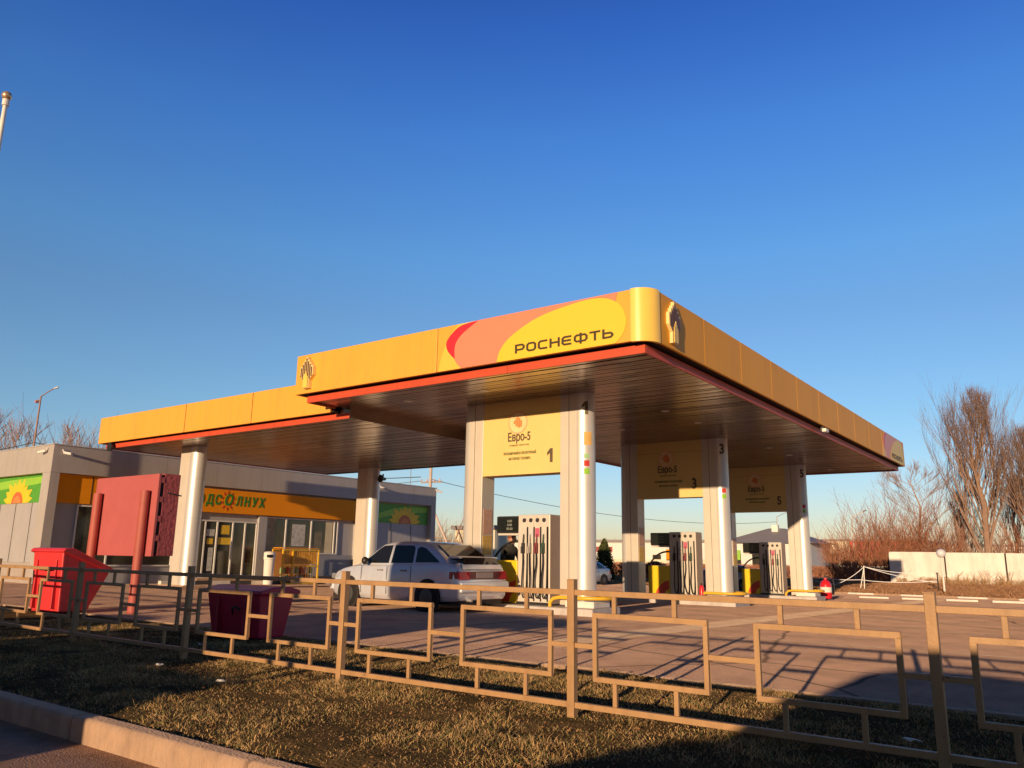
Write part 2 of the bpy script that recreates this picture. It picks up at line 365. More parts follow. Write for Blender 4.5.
mb = MB(); run(mb, (XR, YF+rr, 0), (XR, YB, 0), (1, 0, 0), ZB, ZT, 2.05); 
mb.build('side_fascia', M('canopy_amber_side', (.98, .45, .03), .5, spec=.15, var=.05, scale=.6, dirt=.15), can, bevel=.01)
mb = MB(); run(mb, (XL, YF+T, 0), (XL, YB, 0), (-1, 0, 0), ZB, ZT, 3); run(mb, (XL+T, YB, 0), (XR-T, YB, 0), (0, 1, 0), ZB, ZT, 3); mb.build('rear_fascia', YEL, can)
# rounded corner
mb = MB(); n = 12; ring = []
cx, cy = XR-rr-.0, YF+rr+.0
arc = [(cx+(rr+.015)*math.cos(-PI/2+PI/2*k/n), cy+(rr+.015)*math.sin(-PI/2+PI/2*k/n)) for k in range(n+1)]
inn = [(cx+(rr-.06)*math.cos(-PI/2+PI/2*k/n), cy+(rr-.06)*math.sin(-PI/2+PI/2*k/n)) for k in range(n+1)]
mb.prism([(x, y, ZB-.012) for x, y in arc+inn[::-1]], (0, 0, ZT-ZB+.024)); mb.build('corner_panel', YELB, can, smooth=True)
mb = MB().box(XL+.10, XR-.10-.3, YF+.10, YB-.1, ZB+.02, ZT-.1); mb.box(XR-.41, XR-.1, YF+.45, YB-.1, ZB+.02, ZT-.1); mb.build('canopy_core', DARK, can)
WY0 = 13.6; IN = .22; TZ0, TZ1 = 4.81, 4.975
def trim(mb, p, q, nrm):
    run(mb, p, q, nrm, TZ0, TZ1, 3.2, T=.04, gap=.006)
mb = MB(); trim(mb, (XL+IN, YF+IN, 0), (XR-IN, YF+IN, 0), (0, -1, 0)); trim(mb, (XR-IN, YF+IN+.042, 0), (XR-IN, YB-IN, 0), (1, 0, 0))
trim(mb, (XL+IN, YF+IN+.042, 0), (XL+IN, WY0, 0), (-1, 0, 0)); trim(mb, (XL+IN, 24.1, 0), (XL+IN, YB-IN, 0), (-1, 0, 0)); trim(mb, (XL+IN+.042, YB-IN, 0), (XR-IN-.042, YB-IN, 0), (0, 1, 0)); mb.build('red_trim', REDT, can)
mb = MB().box(XL+IN+.05, XR-IN-.05, YF+IN+.05, YB-IN-.05, 4.90, ZB+.015); mb.build('soffit_tray', DARK, can)
SOFF.node_tree.nodes['Principled BSDF'].inputs['Roughness'].default_value = .24
def slats(name, x0, x1, y0, y1, z, parent):
    mb = MB(); y = y0; k = 0
    while y < y1-.1:
        zz = z+random.uniform(-.003, .003); e = random.uniform(-.008, .008)
        tl = random.uniform(-.003, .003)
        mb.v += [(x0, y+.010, zz), (x1, y+.010, zz+e), (x1, y+.134, zz+e*.7+tl), (x0, y+.134, zz+tl)]
        i = len(mb.v)-4; mb.f.append((i, i+3, i+2, i+1))
        mb.v += [(x0, y+.008, zz+.02), (x1, y+.008, zz+.02), (x0, y+.138, zz+.02), (x1, y+.138, zz+.02)]
        mb.f.append((i, i+1, i+5, i+4)); mb.f.append((i+3, i+6, i+7, i+2))
        y += .15; k += 1
    return mb.build(name, SOFF, parent, fix=False)
slats('soffit', XL+IN+.045, XR-IN-.045, YF+IN+.045, YB-IN-.045, 4.855, can)
# round downlights in the soffit
mb = MB()
for x in (-13.4, -11, -8.6):
    for y in (14, 18.5, 20.6, 26.6, 28.8, 34.2):
        mb.cyl((x, y), .11, 4.846, 4.86, 20)
mb.build('downlight', M('downlight_glass', (.7, .66, .6), .3), can)
# brand graphic on the front fascia, thin vinyl sheets each proud of the one below
def decal(name, pts, mat, parent, axis, base, lvl, thick=.003):
    if axis == 'Y': P = [(a, base-.003-.003*lvl, b) for a, b in pts]; e = (0, thick, 0)
    else: P = [(base+.003+.003*lvl, a, b) for a, b in pts]; e = (-thick, 0, 0)
    return MB().prism(P, e).build(name, mat, parent)
def bez(*P):
    """smooth open curve through the points"""
    out = []; n = len(P)
    for i in range(n-1):
        p0 = Vector(P[max(i-1, 0)]); p1 = Vector(P[i]); p2 = Vector(P[i+1]); p3 = Vector(P[min(i+2, n-1)])
        for k in range(6):
            t = k/6; out.append(tuple(.5*((2*p1)+(-p0+p2)*t+(2*p0-5*p1+4*p2-p3)*t*t+(-p0+3*p1-3*p2+p3)*t**3)))
    out.append(tuple(P[-1])); return out
AMB2 = M('vinyl_light_amber', (.92, .56, .08), .4, var=.03); SAL = M('vinyl_salmon', (.82, .27, .16), .4, var=.03)
CRI = M('vinyl_red', (.76, .03, .05), .4, var=.03); LEM = M('vinyl_lemon', (.92, .60, .05), .4, var=.02)
zt, zb = ZT-.005, ZB+.005
def brand(parent, axis, base, f):
    g = lambda P: [(f(a), b) for a, b in P]
    o = decal('brand_graphic', g(bez((-11.07, zb), (-11.03, 5.22), (-10.94, 5.47), (-10.78, 5.75), (-10.55, zt)))+g([(-10.0, zt), (-9.9, zb)]), AMB2, parent, axis, base, 0)
    L = bez((-10.45, zb), (-10.62, 5.2), (-10.66, 5.45), (-10.5, 5.72), (-10.02, zt))
    decal('salmon_sweep', g(L)+g([(-6.7, zt), (-6.95, zb)]), SAL, o, axis, base, 1)
    decal('red_crescent', g(bez((-10.0, zt), (-10.47, 5.94), (-10.72, 5.8), (-10.87, 5.62), (-10.82, 5.42), (-10.62, 5.22)))+g(bez((-10.64, 5.4), (-10.6, 5.58), (-10.42, 5.76), (-10.0, zt))[:-1]), CRI, o, axis, base, 2)
    decal('lemon_oval', g(bez((-9.5, zb), (-9.42, 5.24), (-9.22, 5.45), (-8.9, 5.63), (-8.45, 5.8), (-7.9, 5.9), (-7.3, 5.95), (-6.88, 5.88), (-6.62, 5.68), (-6.53, 5.4), (-6.6, 5.16), (-6.76, zb))), LEM, o, axis, base, 3)
    return o
brand(can, 'Y', YF, lambda a: a)
# wide square lettering drawn as mitred strokes
def ribbon(mb, P, t, closed, org, sx, sy, ux, nz):
    P = [Vector((a, b)) for a, b in P]; n = len(P); L = []; Rr = []
    for i in range(n):
        if closed: a, b = P[i-1], P[(i+1) % n]
        else: a = P[i-1] if i else P[i]*2-P[1]; b = P[i+1] if i < n-1 else P[i]*2-P[i-1]
        d1 = (P[i]-a).normalized(); d2 = (b-P[i]).normalized(); n1 = Vector((-d1.y, d1.x)); n2 = Vector((-d2.y, d2.x))
        m = (n1+n2).normalized(); k = (t/2)/max(.4, m.dot(n1)); L.append(P[i]+m*k); Rr.append(P[i]-m*k)
    O = Vector(org); U = Vector(ux); N = Vector(nz)
    w3 = lambda p: O+U*(p.x*sx)+Vector((0, 0, 1))*(p.y*sy)
    for i in range(n if closed else n-1):
        j = (i+1) % n
        q = [w3(L[i]), w3(Rr[i]), w3(Rr[j]), w3(L[j])]
        i0 = len(mb.v); mb.v += [tuple(p) for p in q]+[tuple(p+N) for p in q]
        mb.f += [(i0+4, i0+5, i0+6, i0+7), (i0, i0+3, i0+7, i0+4), (i0+1, i0+2, i0+6, i0+5)]
def wordmark(org, sx, sy, ux, nz, parent):
    c = .16; t = .2
    lo = [(.1+c, .1), (.1, .1+c), (.1, .9-c), (.1+c, .9)]
    GLY = {
     'Р': [([(.1, 0), (.1, .9), (.9-c, .9), (.9, .9-c), (.9, .38+c), (.9-c, .38), (.2, .38)], 0)],
     'О': [([(.1+c, .1), (.1, .1+c), (.1, .9-c), (.1+c, .9), (.9-c, .9), (.9, .9-c), (.9, .1+c), (.9-c, .1)], 1)],
     'С': [([(.95, .1)]+lo+[(.95, .9)], 0)],
     'Н': [([(.1, 0), (.1, 1)], 0), ([(.9, 0), (.9, 1)], 0), ([(.2, .52), (.8, .52)], 0)],
     'Е': [([(.95, .1)]+lo+[(.95, .9)], 0), ([(.2, .5), (.9, .5)], 0)],
     'Ф': [([(.65, -.08), (.65, 1.08)], 0), ([(.75, .85), (1.2-c, .85), (1.2, .85-c), (1.2, .2+c), (1.2-c, .2), (.75, .2)], 0), ([(.55, .85), (.1+c, .85), (.1, .85-c), (.1, .2+c), (.1+c, .2), (.55, .2)], 0)],
     'Т': [([(0, .9), (1, .9)], 0), ([(.5, 0), (.5, .8)], 0)],
     'Ь': [([(.1, 1), (.1, .1), (.9-c, .1), (.9, .1+c), (.9, .55-c), (.9-c, .55), (.2, .55)], 0)]}
    mb = MB(); x = 0
    for ch in 'РОСНЕФТЬ':
        wd = 1.3 if ch == 'Ф' else 1.
        for P, cl in GLY[ch]: ribbon(mb, [(a+x, b) for a, b in P], t, cl, org, sx, sy, ux, nz)
        x += wd+.17
    return mb.build('lettering', LETB, parent, fix=False)
tot = 8.3+.17*7
wordmark((-9.03, YF-.018, 5.12), 2.24/tot, .185, (1, 0, 0), (0, -.006, 0), can)
# repeated smaller graphic at the far end of the side fascia (text runs away from the road)
brand(can, 'X', XR, lambda a: 35.65+(a+6.53)*.86)
wordmark((XR+.018, 33.3, 5.11), 2.0/tot, .18, (0, 1, 0), (.006, 0, 0), can)
# flame-crown emblem
EMC = M('emblem_cream', (.88, .68, .3), .4); EMK = M('emblem_bars', (.10, .045, .04), .5)
def emblem(o, ux, nrm, parent, s=1., th=.10):
    """o: base centre on the wall"""
    O = Vector(o); U = Vector(ux); N = Vector(nrm); Z = Vector((0, 0, 1))
    def q(a, b, off): return tuple(O+U*a*s+Z*b*s+N*off)
    tops = [.52, .60, .67, .75, .67, .60, .52]; bots = [.33, .27, .30, .34, .30, .27, .33]; wd = .0628; x0 = -.22
    out = [(-.105, 0), (-.105, .2), (-.24, .33), (-.24, .53)]
    for k, tp in enumerate(tops): out += [(x0+k*wd, tp+.045), (x0+(k+1)*wd, tp+.045)]
    out += [(.24, .53), (.24, .33), (.105, .2), (.105, 0)]
    e = MB().prism([q(a, b, .004) for a, b in out], N*th).build('emblem', EMC, parent)
    mb = MB()
    for k in range(7):
        a = x0+k*wd+.015; b = x0+(k+1)*wd-.015
        mb.prism([q(a, bots[k]-.04, th+.006), (q(b, bots[k]-.04, th+.006)), q(b, tops[k], th+.006), q(a, tops[k], th+.006)], N*.01)
    mb.build('crown_bars', EMK, e)
    st = [(-.085, .01), (.085, .01), (.085, .30), (.05, .30), (.05, .36), (.02, .36), (.02, .42), (-.02, .42), (-.02, .36), (-.05, .36), (-.05, .30), (-.085, .30)]
    MB().prism([q(a, b, th+.018) for a, b in st], N*.012).build('stem', M('emblem_stem', (.90, .62, .12), .4), e)
emblem((-15.32, YF, 5.10), (1, 0, 0), (0, -1, 0), can)
emblem((XR, 13.38, 5.09), (0, 1, 0), (1, 0, 0), can, 1.03, .065)
# floodlight under the side edge
fl = MB().box(XR-.02, XR+.10, 23.55, 23.85, 4.80, 4.90).build('floodlight', WHT, can, bevel=.01); MB().box(XR-.1, XR-.0, 23.68, 23.72, 4.84, 4.97).build('bracket', BLK, fl)

# ------------------------------------------------------------------ lower canopy (west)
WX, WY, WB, WT, WZ = -27.86, 13.67, 24.06, 5.65, 4.75
lc = thing('low_canopy', 'lower plain amber canopy section between the shop and the branded canopy', 'canopy')
mb = MB(); run(mb, (WX, WY, 0), (-22.6, WY, 0), (0, -1, 0), WZ, WT, 6, gap=.035); run(mb, (-22.6, WY, 0), (XL-.02, WY, 0), (0, -1, 0), WZ, WT, 2.8, gap=.035); mb.build('front_fascia', YEL, lc, bevel=.012)
mb = MB(); run(mb, (WX, WY+T, 0), (WX, WB, 0), (-1, 0, 0), WZ, WT, 3); run(mb, (WX+T, WB, 0), (XL-.02, WB, 0), (0, 1, 0), WZ, WT, 3); mb.build('rear_fascia', YEL, lc)
MB().box(WX+.1, XL-.02, WY+.1, WB-.1, WZ+.02, WT-.08).build('canopy_core', DARK, lc)
mb = MB(); run(mb, (WX+.2, WY+.2, 0), (XL+.5, WY+.2, 0), (0, -1, 0), WZ-.17, WZ-.02, 2.9, T=.04, gap=.01); run(mb, (WX+.2, WY+.242, 0), (WX+.2, WB-.2, 0), (-1, 0, 0), WZ-.17, WZ-.02, 3, T=.04); mb.build('red_trim', REDT, lc)
MB().box(XL+.50, XL+.52, WY+.2, WB-.2, WZ-.17, 4.87).box(XL+.1, XL+.499, WY+.245, WY+.26, WZ-.02, 4.85).build('soffit_step', SOFF, lc)
mb = MB().box(WX+.25, XL+.45, WY+.25, WB-.25, WZ-.10, WZ+.01); mb.build('soffit_tray', DARK, lc)
slats('soffit', WX+.245, XL+.495, WY+.245, WB-.245, WZ-.145, lc)
MB().box(WX+.2, XL, WB-.22, WB-.15, WZ-.17, WZ-.02).build('rear_trim', DARK, lc)
# horn loudspeakers
def horn(x, y, z, label):
    t = thing('loudspeaker', label, 'loudspeaker', (x, y, z))
    mb = MB().tube([(0, -.02, 0), (0, .03, 0), (0, .14, 0), (0, .25, 0)], [.16, .135, .07, .06], 20); mb.build('horn', BLK, t, smooth=True)
    MB().tube([(0, -.024, 0), (0, -.019, 0)], .05, 12).build('cone', DARK, t); MB().box(-.015, .015, .1, .16, .05, .2).build('bracket', BLK, t)
horn(-27.1, 13.72, 4.60, 'black round horn loudspeaker hanging at the outer front corner of the low canopy')
horn(-23.35, 23.0, 4.15, 'black round horn loudspeaker beside the rear canopy column near the shop')

# columns of the lower canopy
def column(x, y, label, first=None):
    g = G(y)
    t = thing('support_column', label, 'column', (x, y, g), 0, 'aluminium columns carrying the low canopy')
    h = WZ-.14-g
    MB().box(-.70, -.045, -.23, .23, .02, h).build('flat_casing', PORT, t, bevel=.01)
    MB().cyl((.0, 0), .27, .02, h, 40).build('round_casing', SILV, t, smooth=True)
    mb = MB()
    for z in (.9, 2.3, 3.6): mb.cyl((0, 0), .272, z, z+.006, 40)
    mb.build('joint_band', M('joint_grey', (.4, .37, .33), .6), t)
    mb = MB().box(-.95, .45, -.42, .42, -.1, .14).build('plinth', CONC, t, bevel=.02)
for x, y, l in ((-24.37, 15.4, 'front cylindrical aluminium column standing between the red sign and the shop'), (-23.87, 23.1, 'rear cylindrical aluminium column behind the silver car, top half in shadow'),
                ): column(x, y, l)

# ------------------------------------------------------------------ pump portals
AMBP = M('portal_sign_yellow', (.84, .62, .23), .45, var=.03, scale=2, dirt=.06)
PINKC = M('portal_circle', (.85, .42, .22), .5, var=.15, scale=14)
INKG = M('ink_olive', (.25, .24, .08), .5); INKB = M('ink_brown', (.12, .09, .05), .5)
def numeral(num, loc, rot, size, parent):
    if num != 1: return text('number', str(num), loc, rot, size, INKB, parent, sx=.8, off=.014)
    h = size*.72/2; t = size*.14
    P = [(-t*.3, -h), (t*.9, -h), (t*.9, h), (-t*.2, h), (-t*1.5, h-t*1.5), (-t*1.5, h-t*2.6), (-t*.3, h-t*1.7)]
    o = MB().prism([(a, b, -.004) for a, b in P], (0, 0, .008)).build('number', INKB, parent); o.location = loc; o.rotation_euler = rot
    return o
def portal(y, num, label, stick):
    g = G(y); t = thing('pump_portal', label, 'portal', (0, y, g), 0, 'numbered pump portals under the main canopy')
    H_ = 4.86-g
    pr = MB().box(-9.80, -9.31, -.25, .25, .2, H_).build('pylon', PORT, t, bevel=.008)
    MB().cyl((-9.30, 0), .256, .2, H_-.001, 44).build('round_nose', SILV, pr, smooth=True)
    mb = MB().box(-9.565, -9.555, -.254, -.249, .2, H_-.01); mb.build('panel_joint', DARK, pr)
    pl = MB().box(-12.50, -12.07, -.25, .25, .2, H_).build('pylon', PORT, t, bevel=.008)
    MB().cyl((-12.51, 0), .249, .2, H_-.001, 44).build('round_nose', SILV, pl, smooth=True)
    MB().box(-12.335, -12.325, -.254, -.249, .2, H_-.01).build('panel_joint', DARK, pl)
    # notices on the inner side of the far pylon
    nb = MB().box(-12.068, -12.062, -.17, .17, 1.75, 2.35).build('notice', M('notice_pink', (.75, .45, .32), .5, var=.2, scale=20), pl)
    MB().box(-12.068, -12.061, -.18, .18, 1.25, 1.72).build('notice', M('notice_yellow', (.80, .52, .12), .5, var=.25, scale=18), pl)
    z0 = 3.05-g
    sg = MB().box(-12.07, -9.80, -.235, .235, z0, H_-.002).build('sign_panel', AMBP, t, bevel=.006)
    MB().box(-12.06, -9.81, -.237, -.234, H_-.36, H_-.35).build('panel_seam', M('seam', (.5, .34, .1), .6), sg)
    # round emblem: outline ring, pale disc and small flame of blocks
    mb = MB().tube([(-11.02, -.240, H_-.55), (-11.02, -.2355, H_-.55)], .28, 40); ci = mb.build('emblem_disc', PINKC, sg)
    MB().tube([(-11.02, -.243, H_-.55), (-11.02, -.2403, H_-.55)], .25, 40).build('pale_disc', M('pale_peach', (.90, .66, .33), .5), ci)
    mb = MB()
    for k, (zl, zh) in enumerate(((-.02, .06), (-.08, .12), (-.1, .15), (-.12, .12), (-.1, .06))):
        mb.box(-11.14+k*.05, -11.10+k*.05, -.247, -.2435, H_-.56+zl, H_-.56+zh)
    mb.build('small_crown', M('crown_orange', (.82, .22, .06), .5), ci)
    # rings of type on this sign
    text('lettering', 'Евро-5', (-10.98, -.2435, 3.95-g), FRONT, .29, INKB, sg, sx=.74, off=.006)
    text('lettering', 'стандарт качества', (-10.98, -.2435, 3.76-g), FRONT, .065, INKG, sg)
    text('lettering', 'ЭКОНОМИЧНЫЙ И ЭКОЛОГИЧНЫЙ', (-10.96, -.2435, 3.56-g), FRONT, .085, INKG, sg, sx=.64, off=.002)
    text('lettering', 'МОТОРНОЕ ТОПЛИВО', (-10.96, -.2435, 3.43-g), FRONT, .085, INKG, sg, sx=.68, off=.002)
    numeral(num, (-10.07, -.2435, 3.46-g), FRONT, .45, sg)
    # the number and stickers on the round nose
    a = rad(-52); nx = -9.30+.262*math.cos(a); ny = .262*math.sin(a)
    numeral(num, (nx, ny, H_-.36), (PI/2, 0, a+PI/2), .42, pr)
    for i, (zz, hh, mt) in enumerate(((H_-1.22, .30, M('sticker_amber', (.75, .48, .15), .5)), (H_-1.52, .10, M('sticker_mint', (.35, .6, .3), .5)), (H_-1.70, .13, M('sticker_red', (.60, .04, .03), .5)), (H_-1.88, .13, M('sticker_green', (.28, .6, .05), .5)))):
        if not stick and i < 2: continue
        m = MB(); A0 = rad(-62); A1 = rad(-20) if i == 0 else rad(-34)
        P = [(-9.30+.259*math.cos(A0+(A1-A0)*k/6), .259*math.sin(A0+(A1-A0)*k/6)) for k in range(7)]
        Q = [(-9.30+.2565*math.cos(A0+(A1-A0)*k/6), .2565*math.sin(A0+(A1-A0)*k/6)) for k in range(7)]
        m.prism([(x, yy, zz) for x, yy in P+Q[::-1]], (0, 0, hh)); m.build('sticker', mt, pr)
    # island
    mb = MB().box(-13.0, -8.75, -.62, .62, -.1, .16); mb.build('island', M('island_concrete', (.60, .55, .52), .8, scale=4, dirt=.3), t, bevel=.03)
    MB().box(-9.6, -8.87, -.36, .36, .16, .3).build('plinth', M('plinth_white', (.8, .76, .7), .7), t, bevel=.02)
    return t
p1 = portal(15.6, 1, 'portal of pump 1, nearest the road, its cream sign in full sunlight', True)
p3 = portal(23.87, 3, 'middle portal numbered 3, its sign mostly shaded with one lit corner', False)
p5 = portal(32.25, 5, 'rear portal numbered 5 with its whole sign panel in shade', False)

# bumper rails
YB_ = M('bumper_yellow', (.85, .50, .04), .4, var=.06, dirt=.2)
def bumper(y, label):
    g = G(y); t = thing('bumper_rail', label, 'bumper', (-9.2, y, g), 0, 'yellow bumper rails at the island ends')
    P = [(-.75, -.42, .0), (-.75, -.42, .25), (-.66, -.42, .34), (-.5, -.42, .37)]
    P += [(.0+.42*math.cos(a)*1.3, .42*math.sin(a), .37) for a in np.linspace(-PI/2, PI/2, 12)]
    P += [(-.5, .42, .37), (-.66, .42, .34), (-.75, .42, .25), (-.75, .42, 0)]
    MB().tube(P, .042, 10).build('bent_tube', YB_, t, smooth=True)
bumper(15.6, 'bent yellow bumper tube round the foot of the pylon numbered 1')
bumper(23.87, 'bent yellow bumper tube round the foot of the pylon numbered 3')
bumper(32.25, 'bent yellow bumper tube round the foot of the pylon numbered 5')

# fuel dispensers
PW = M('pump_white', (.64, .59, .53), .35, var=.03, dirt=.06); PY = M('pump_yellow', (.85, .60, .02), .35, var=.04)
PBR = M('pump_side', (.50, .38, .28), .45, var=.05); PRD = M('pump_red_swoosh', (.65, .07, .03), .4)
NZ = [M('nozzle_black', (.03, .03, .03), .5), M('nozzle_pale', (.4, .38, .36), .5), M('nozzle_red', (.22, .03, .04), .5), M('nozzle_green', (.03, .08, .05), .5)]
def dispenser(y, label, s=1., lettered=True):
    g = G(y)+.16; t = thing('fuel_dispenser', label, 'fuel pump', (-10.9, y+.05, g), 0, 'fuel dispensers on the islands')
    Hh = 2.03
    tw = MB().box(-.10, .79, -.24, .24, .02, Hh).build('hose_tower', PW, t, bevel=.015)
    MB().box(.792, .80, -.235, .235, .03, Hh-.02).build('side_panel', PBR, tw)
    MB().box(-.1, .79, -.3, .3, -.0, .06).build('base', BLK, t)
    for k in range(4):
        x = .02+k*.185
        MB().box(x-.02, x+.135, -.252, -.24, .15, Hh-.12).build('hose_slot', M('slot_pale', (.66, .60, .52), .4), tw)
        MB().box(x+.14, x+.175, -.253, -.240, .08, Hh-.28).build('slot_gap', DARK, tw)
        MB().tube([(x+.06, -.262, Hh-.13), (x+.06, -.24, Hh-.13)], .05, 16).build('top_cap', NZ[0], tw)
        nz = MB(); nz.box(x+.03, x+.09, -.33, -.25, 1.15, 1.38); nz.bar((x+.06, -.30, 1.36), (x+.06, -.27, 1.58), .03); nz.box(x+.04, x+.08, -.37, -.33, 1.14, 1.30)
        nz.build('nozzle', NZ[k], tw, bevel=.006)
        MB().box(x+.0, x+.12, -.256, -.2525, 1.52, 1.72).build('grade_label', [PW, M('grade_grey', (.6, .6, .62), .4), M('grade_pink', (.55, .12, .2), .4), PW][k], tw)
        P = [(x+.06, -.30, 1.16), (x+.075, -.32, .9), (x+.06+.04*math.sin(k*2), -.33, .5), (x+.09, -.35, .22), (x+.14, -.34, .16), (x+.175, -.32, .3), (x+.165, -.28, .9), (x+.16, -.27, 1.6), (x+.155, -.262, Hh-.3)]
        MB().tube([p for p in bez(*P)], .016, 6).build('hose', RUB, tw, smooth=True)
    # display arm reaching left at the top
    dp = MB().box(-.80, -.10, -.17, .17, Hh-.42, Hh-.02).build('display_head', BLK, t, bevel=.03)
    sc_ = MB().box(-.76, -.14, -.178, -.17, Hh-.38, Hh-.06).build('screen', M('screen_glass', (.015, .018, .016), .15), dp)
    DG = M('digit_grey', (.35, .38, .33), .5)
    for i, s_ in enumerate(('0.00', '0.00', '00.00')): text('readout', s_, (-.40, -.182, Hh-.14-.09*i), FRONT, .08, DG, sc_)
    MB().box(-.78, -.12, -.12, .12, Hh-.47, Hh-.42).build('head_tray', PW, dp)
    # yellow cabinet with slanted side
    P = [(-.84, -.27, .02), (-.10, -.27, .02), (-.10, -.27, .98), (-.84, -.27, .98)]
    cb = MB().prism(P, (0, .54, 0)).build('cabinet', PY, t, bevel=.015)
    sw = bez((-.62, .04), (-.52, .28), (-.33, .46), (-.13, .54)); sw2 = bez((-.13, .26), (-.25, .2), (-.32, .04))
    MB().prism([(a, -.273, b) for a, b in sw+sw2], (0, -.003, 0)).build('swoosh', PRD, cb)
    MB().box(-.13, -.08, -.2, .2, .98, Hh-.45).build('spine', PBR, t)
    hs_ = [(-.10, -.1, 1.42), (-.35, -.16, 1.40), (-.58, -.2, 1.28), (-.78, -.22, 1.06), (-.80, -.24, .98)]
    MB().tube(bez(*hs_), .028, 8).build('spare_hose', RUB, t, smooth=True)
    return t
dispenser(15.6, 'white fuel pump 1 beside the man in the dark jacket')
dispenser(23.87, 'white fuel pump with thick black hose inside the middle portal')
dispenser(32.25, 'white fuel pump inside the rear portal numbered 5')

# ------------------------------------------------------------------ shop
SHOP_START = set(bpy.data.objects)
BX, BY, BE, BZ = -31.43, 13.82, 35.6, 5.0; BW = -62
shop = thing('shop_building', 'low grey station shop with orange name band and sunflower panels', 'building')
R = .28
# shell: core set back by the recess depth, then raised piers, parapet and plinth
MB().box(BW, BX-R, BY+R, BE, -.6, BZ-.12).build('wall', PANG, shop)
mb = MB().box(BW, BX, BY, BY+R, 3.96, BZ); mb.box(BX-R, BX, BY+R, BE, 3.96, BZ); mb.box(BW, BX-R, BE-.3, BE, 3.96, BZ); mb.build('parapet', WALLG, shop, bevel=.006)
for q in ((BX-R-.35, BX, BY, BY+.34), (BX-R, BX, 29.42, 30.55), (BX-R, BX, 35.2, BE)): MB().box(*q, -.6, 3.955).build('pier', WALLG, shop)
mb = MB().box(BW, BX-R-.35, BY+.02, BY+R, -.6, .62); mb.build('plinth', M('plinth_cladding', (.42, .37, .33), .6), shop)
mb = MB()
for x in (-33.2, -34.6, -36, -37.4): mb.box(x-.008, x+.008, BY+.26, BY+R-.002, .62, 2.9)
for y in (32.2, 33.8, 31.0): mb.box(BX-R+.002, BX-R+.02, y-.02, y+.02, 0, 2.8)
mb.build('cladding_joint', M('joint_dark', (.16, .15, .15), .6), shop)
mb = MB()
for y in np.arange(BY+2.2, BE, 2.4): mb.box(BX+.0005, BX+.003, y-.006, y+.006, 3.97, BZ-.01)
for x in np.arange(BX-1.4, BX-14, -1.6): mb.box(x-.006, x+.006, BY-.003, BY-.0005, 3.97, BZ-.01)
mb.build('parapet_joint', M('joint_soft', (.36, .33, .31), .6), shop)
MB().box(BW-.05, BX+.03, BY-.03, BY+.04, BZ, BZ+.04).box(BX-.05, BX+.03, BY+.042, BE+.03, BZ, BZ+.04).build('roof_flashing', M('flashing', (.62, .60, .6), .35, metal=.3), shop)
# orange band
ob = MB().box(BX-R, BX-R+.10, 14.18, 19.5, 2.86, 3.95).build('orange_band', ORG, shop)
ob = MB().box(BX-R, BX-.03, 19.5, 29.41, 2.83, 3.86).build('orange_band', ORG, shop)
MB().box(BX-R+.1, BX-R+.11, 15.5, 15.53, 2.87, 3.94).build('band_joint', DARK, shop)
LX = BX-.022
xs_ = 19.55
adv = {'П': .42, 'О': .50, 'Д': .50, 'С': .42, 'Л': .48, 'Н': .46, 'У': .46, 'Х': .44}
word = 'ПОДСОЛНУХ'; y = 19.54
for i, ch in enumerate(word):
    a = adv[ch]*(.94)
    if i == 4:
        # the fifth letter is a flower: red petals around a green ring
        cy_ = y+.34; cz = 3.38
        mb = MB()
        for k in range(10):
            an = 2*PI*k/10+.3; c_, s_ = math.cos(an), math.sin(an)
            pts = [(LX-.006, cy_+c_*.26-s_*.05, cz+s_*.30+c_*.05), (LX-.006, cy_+c_*.44, cz+s_*.47), (LX-.006, cy_+c_*.26+s_*.05, cz+s_*.30-c_*.05)]
            mb.prism(pts, (.008, 0, 0))
        mb.build('petal_ring', LETR, ob)
        text('lettering', 'О', (LX+.004, cy_, cz), EAST, .66, LETG, ob, sx=.85, off=.018, shear=.25, ext=.006)
        y += .68
    else:
        text('lettering', ch, (LX+.002, y+a/2, 3.36), EAST, .58, LETG, ob, sx=.78, off=.016, shear=.12, ext=.006); y += a-.02
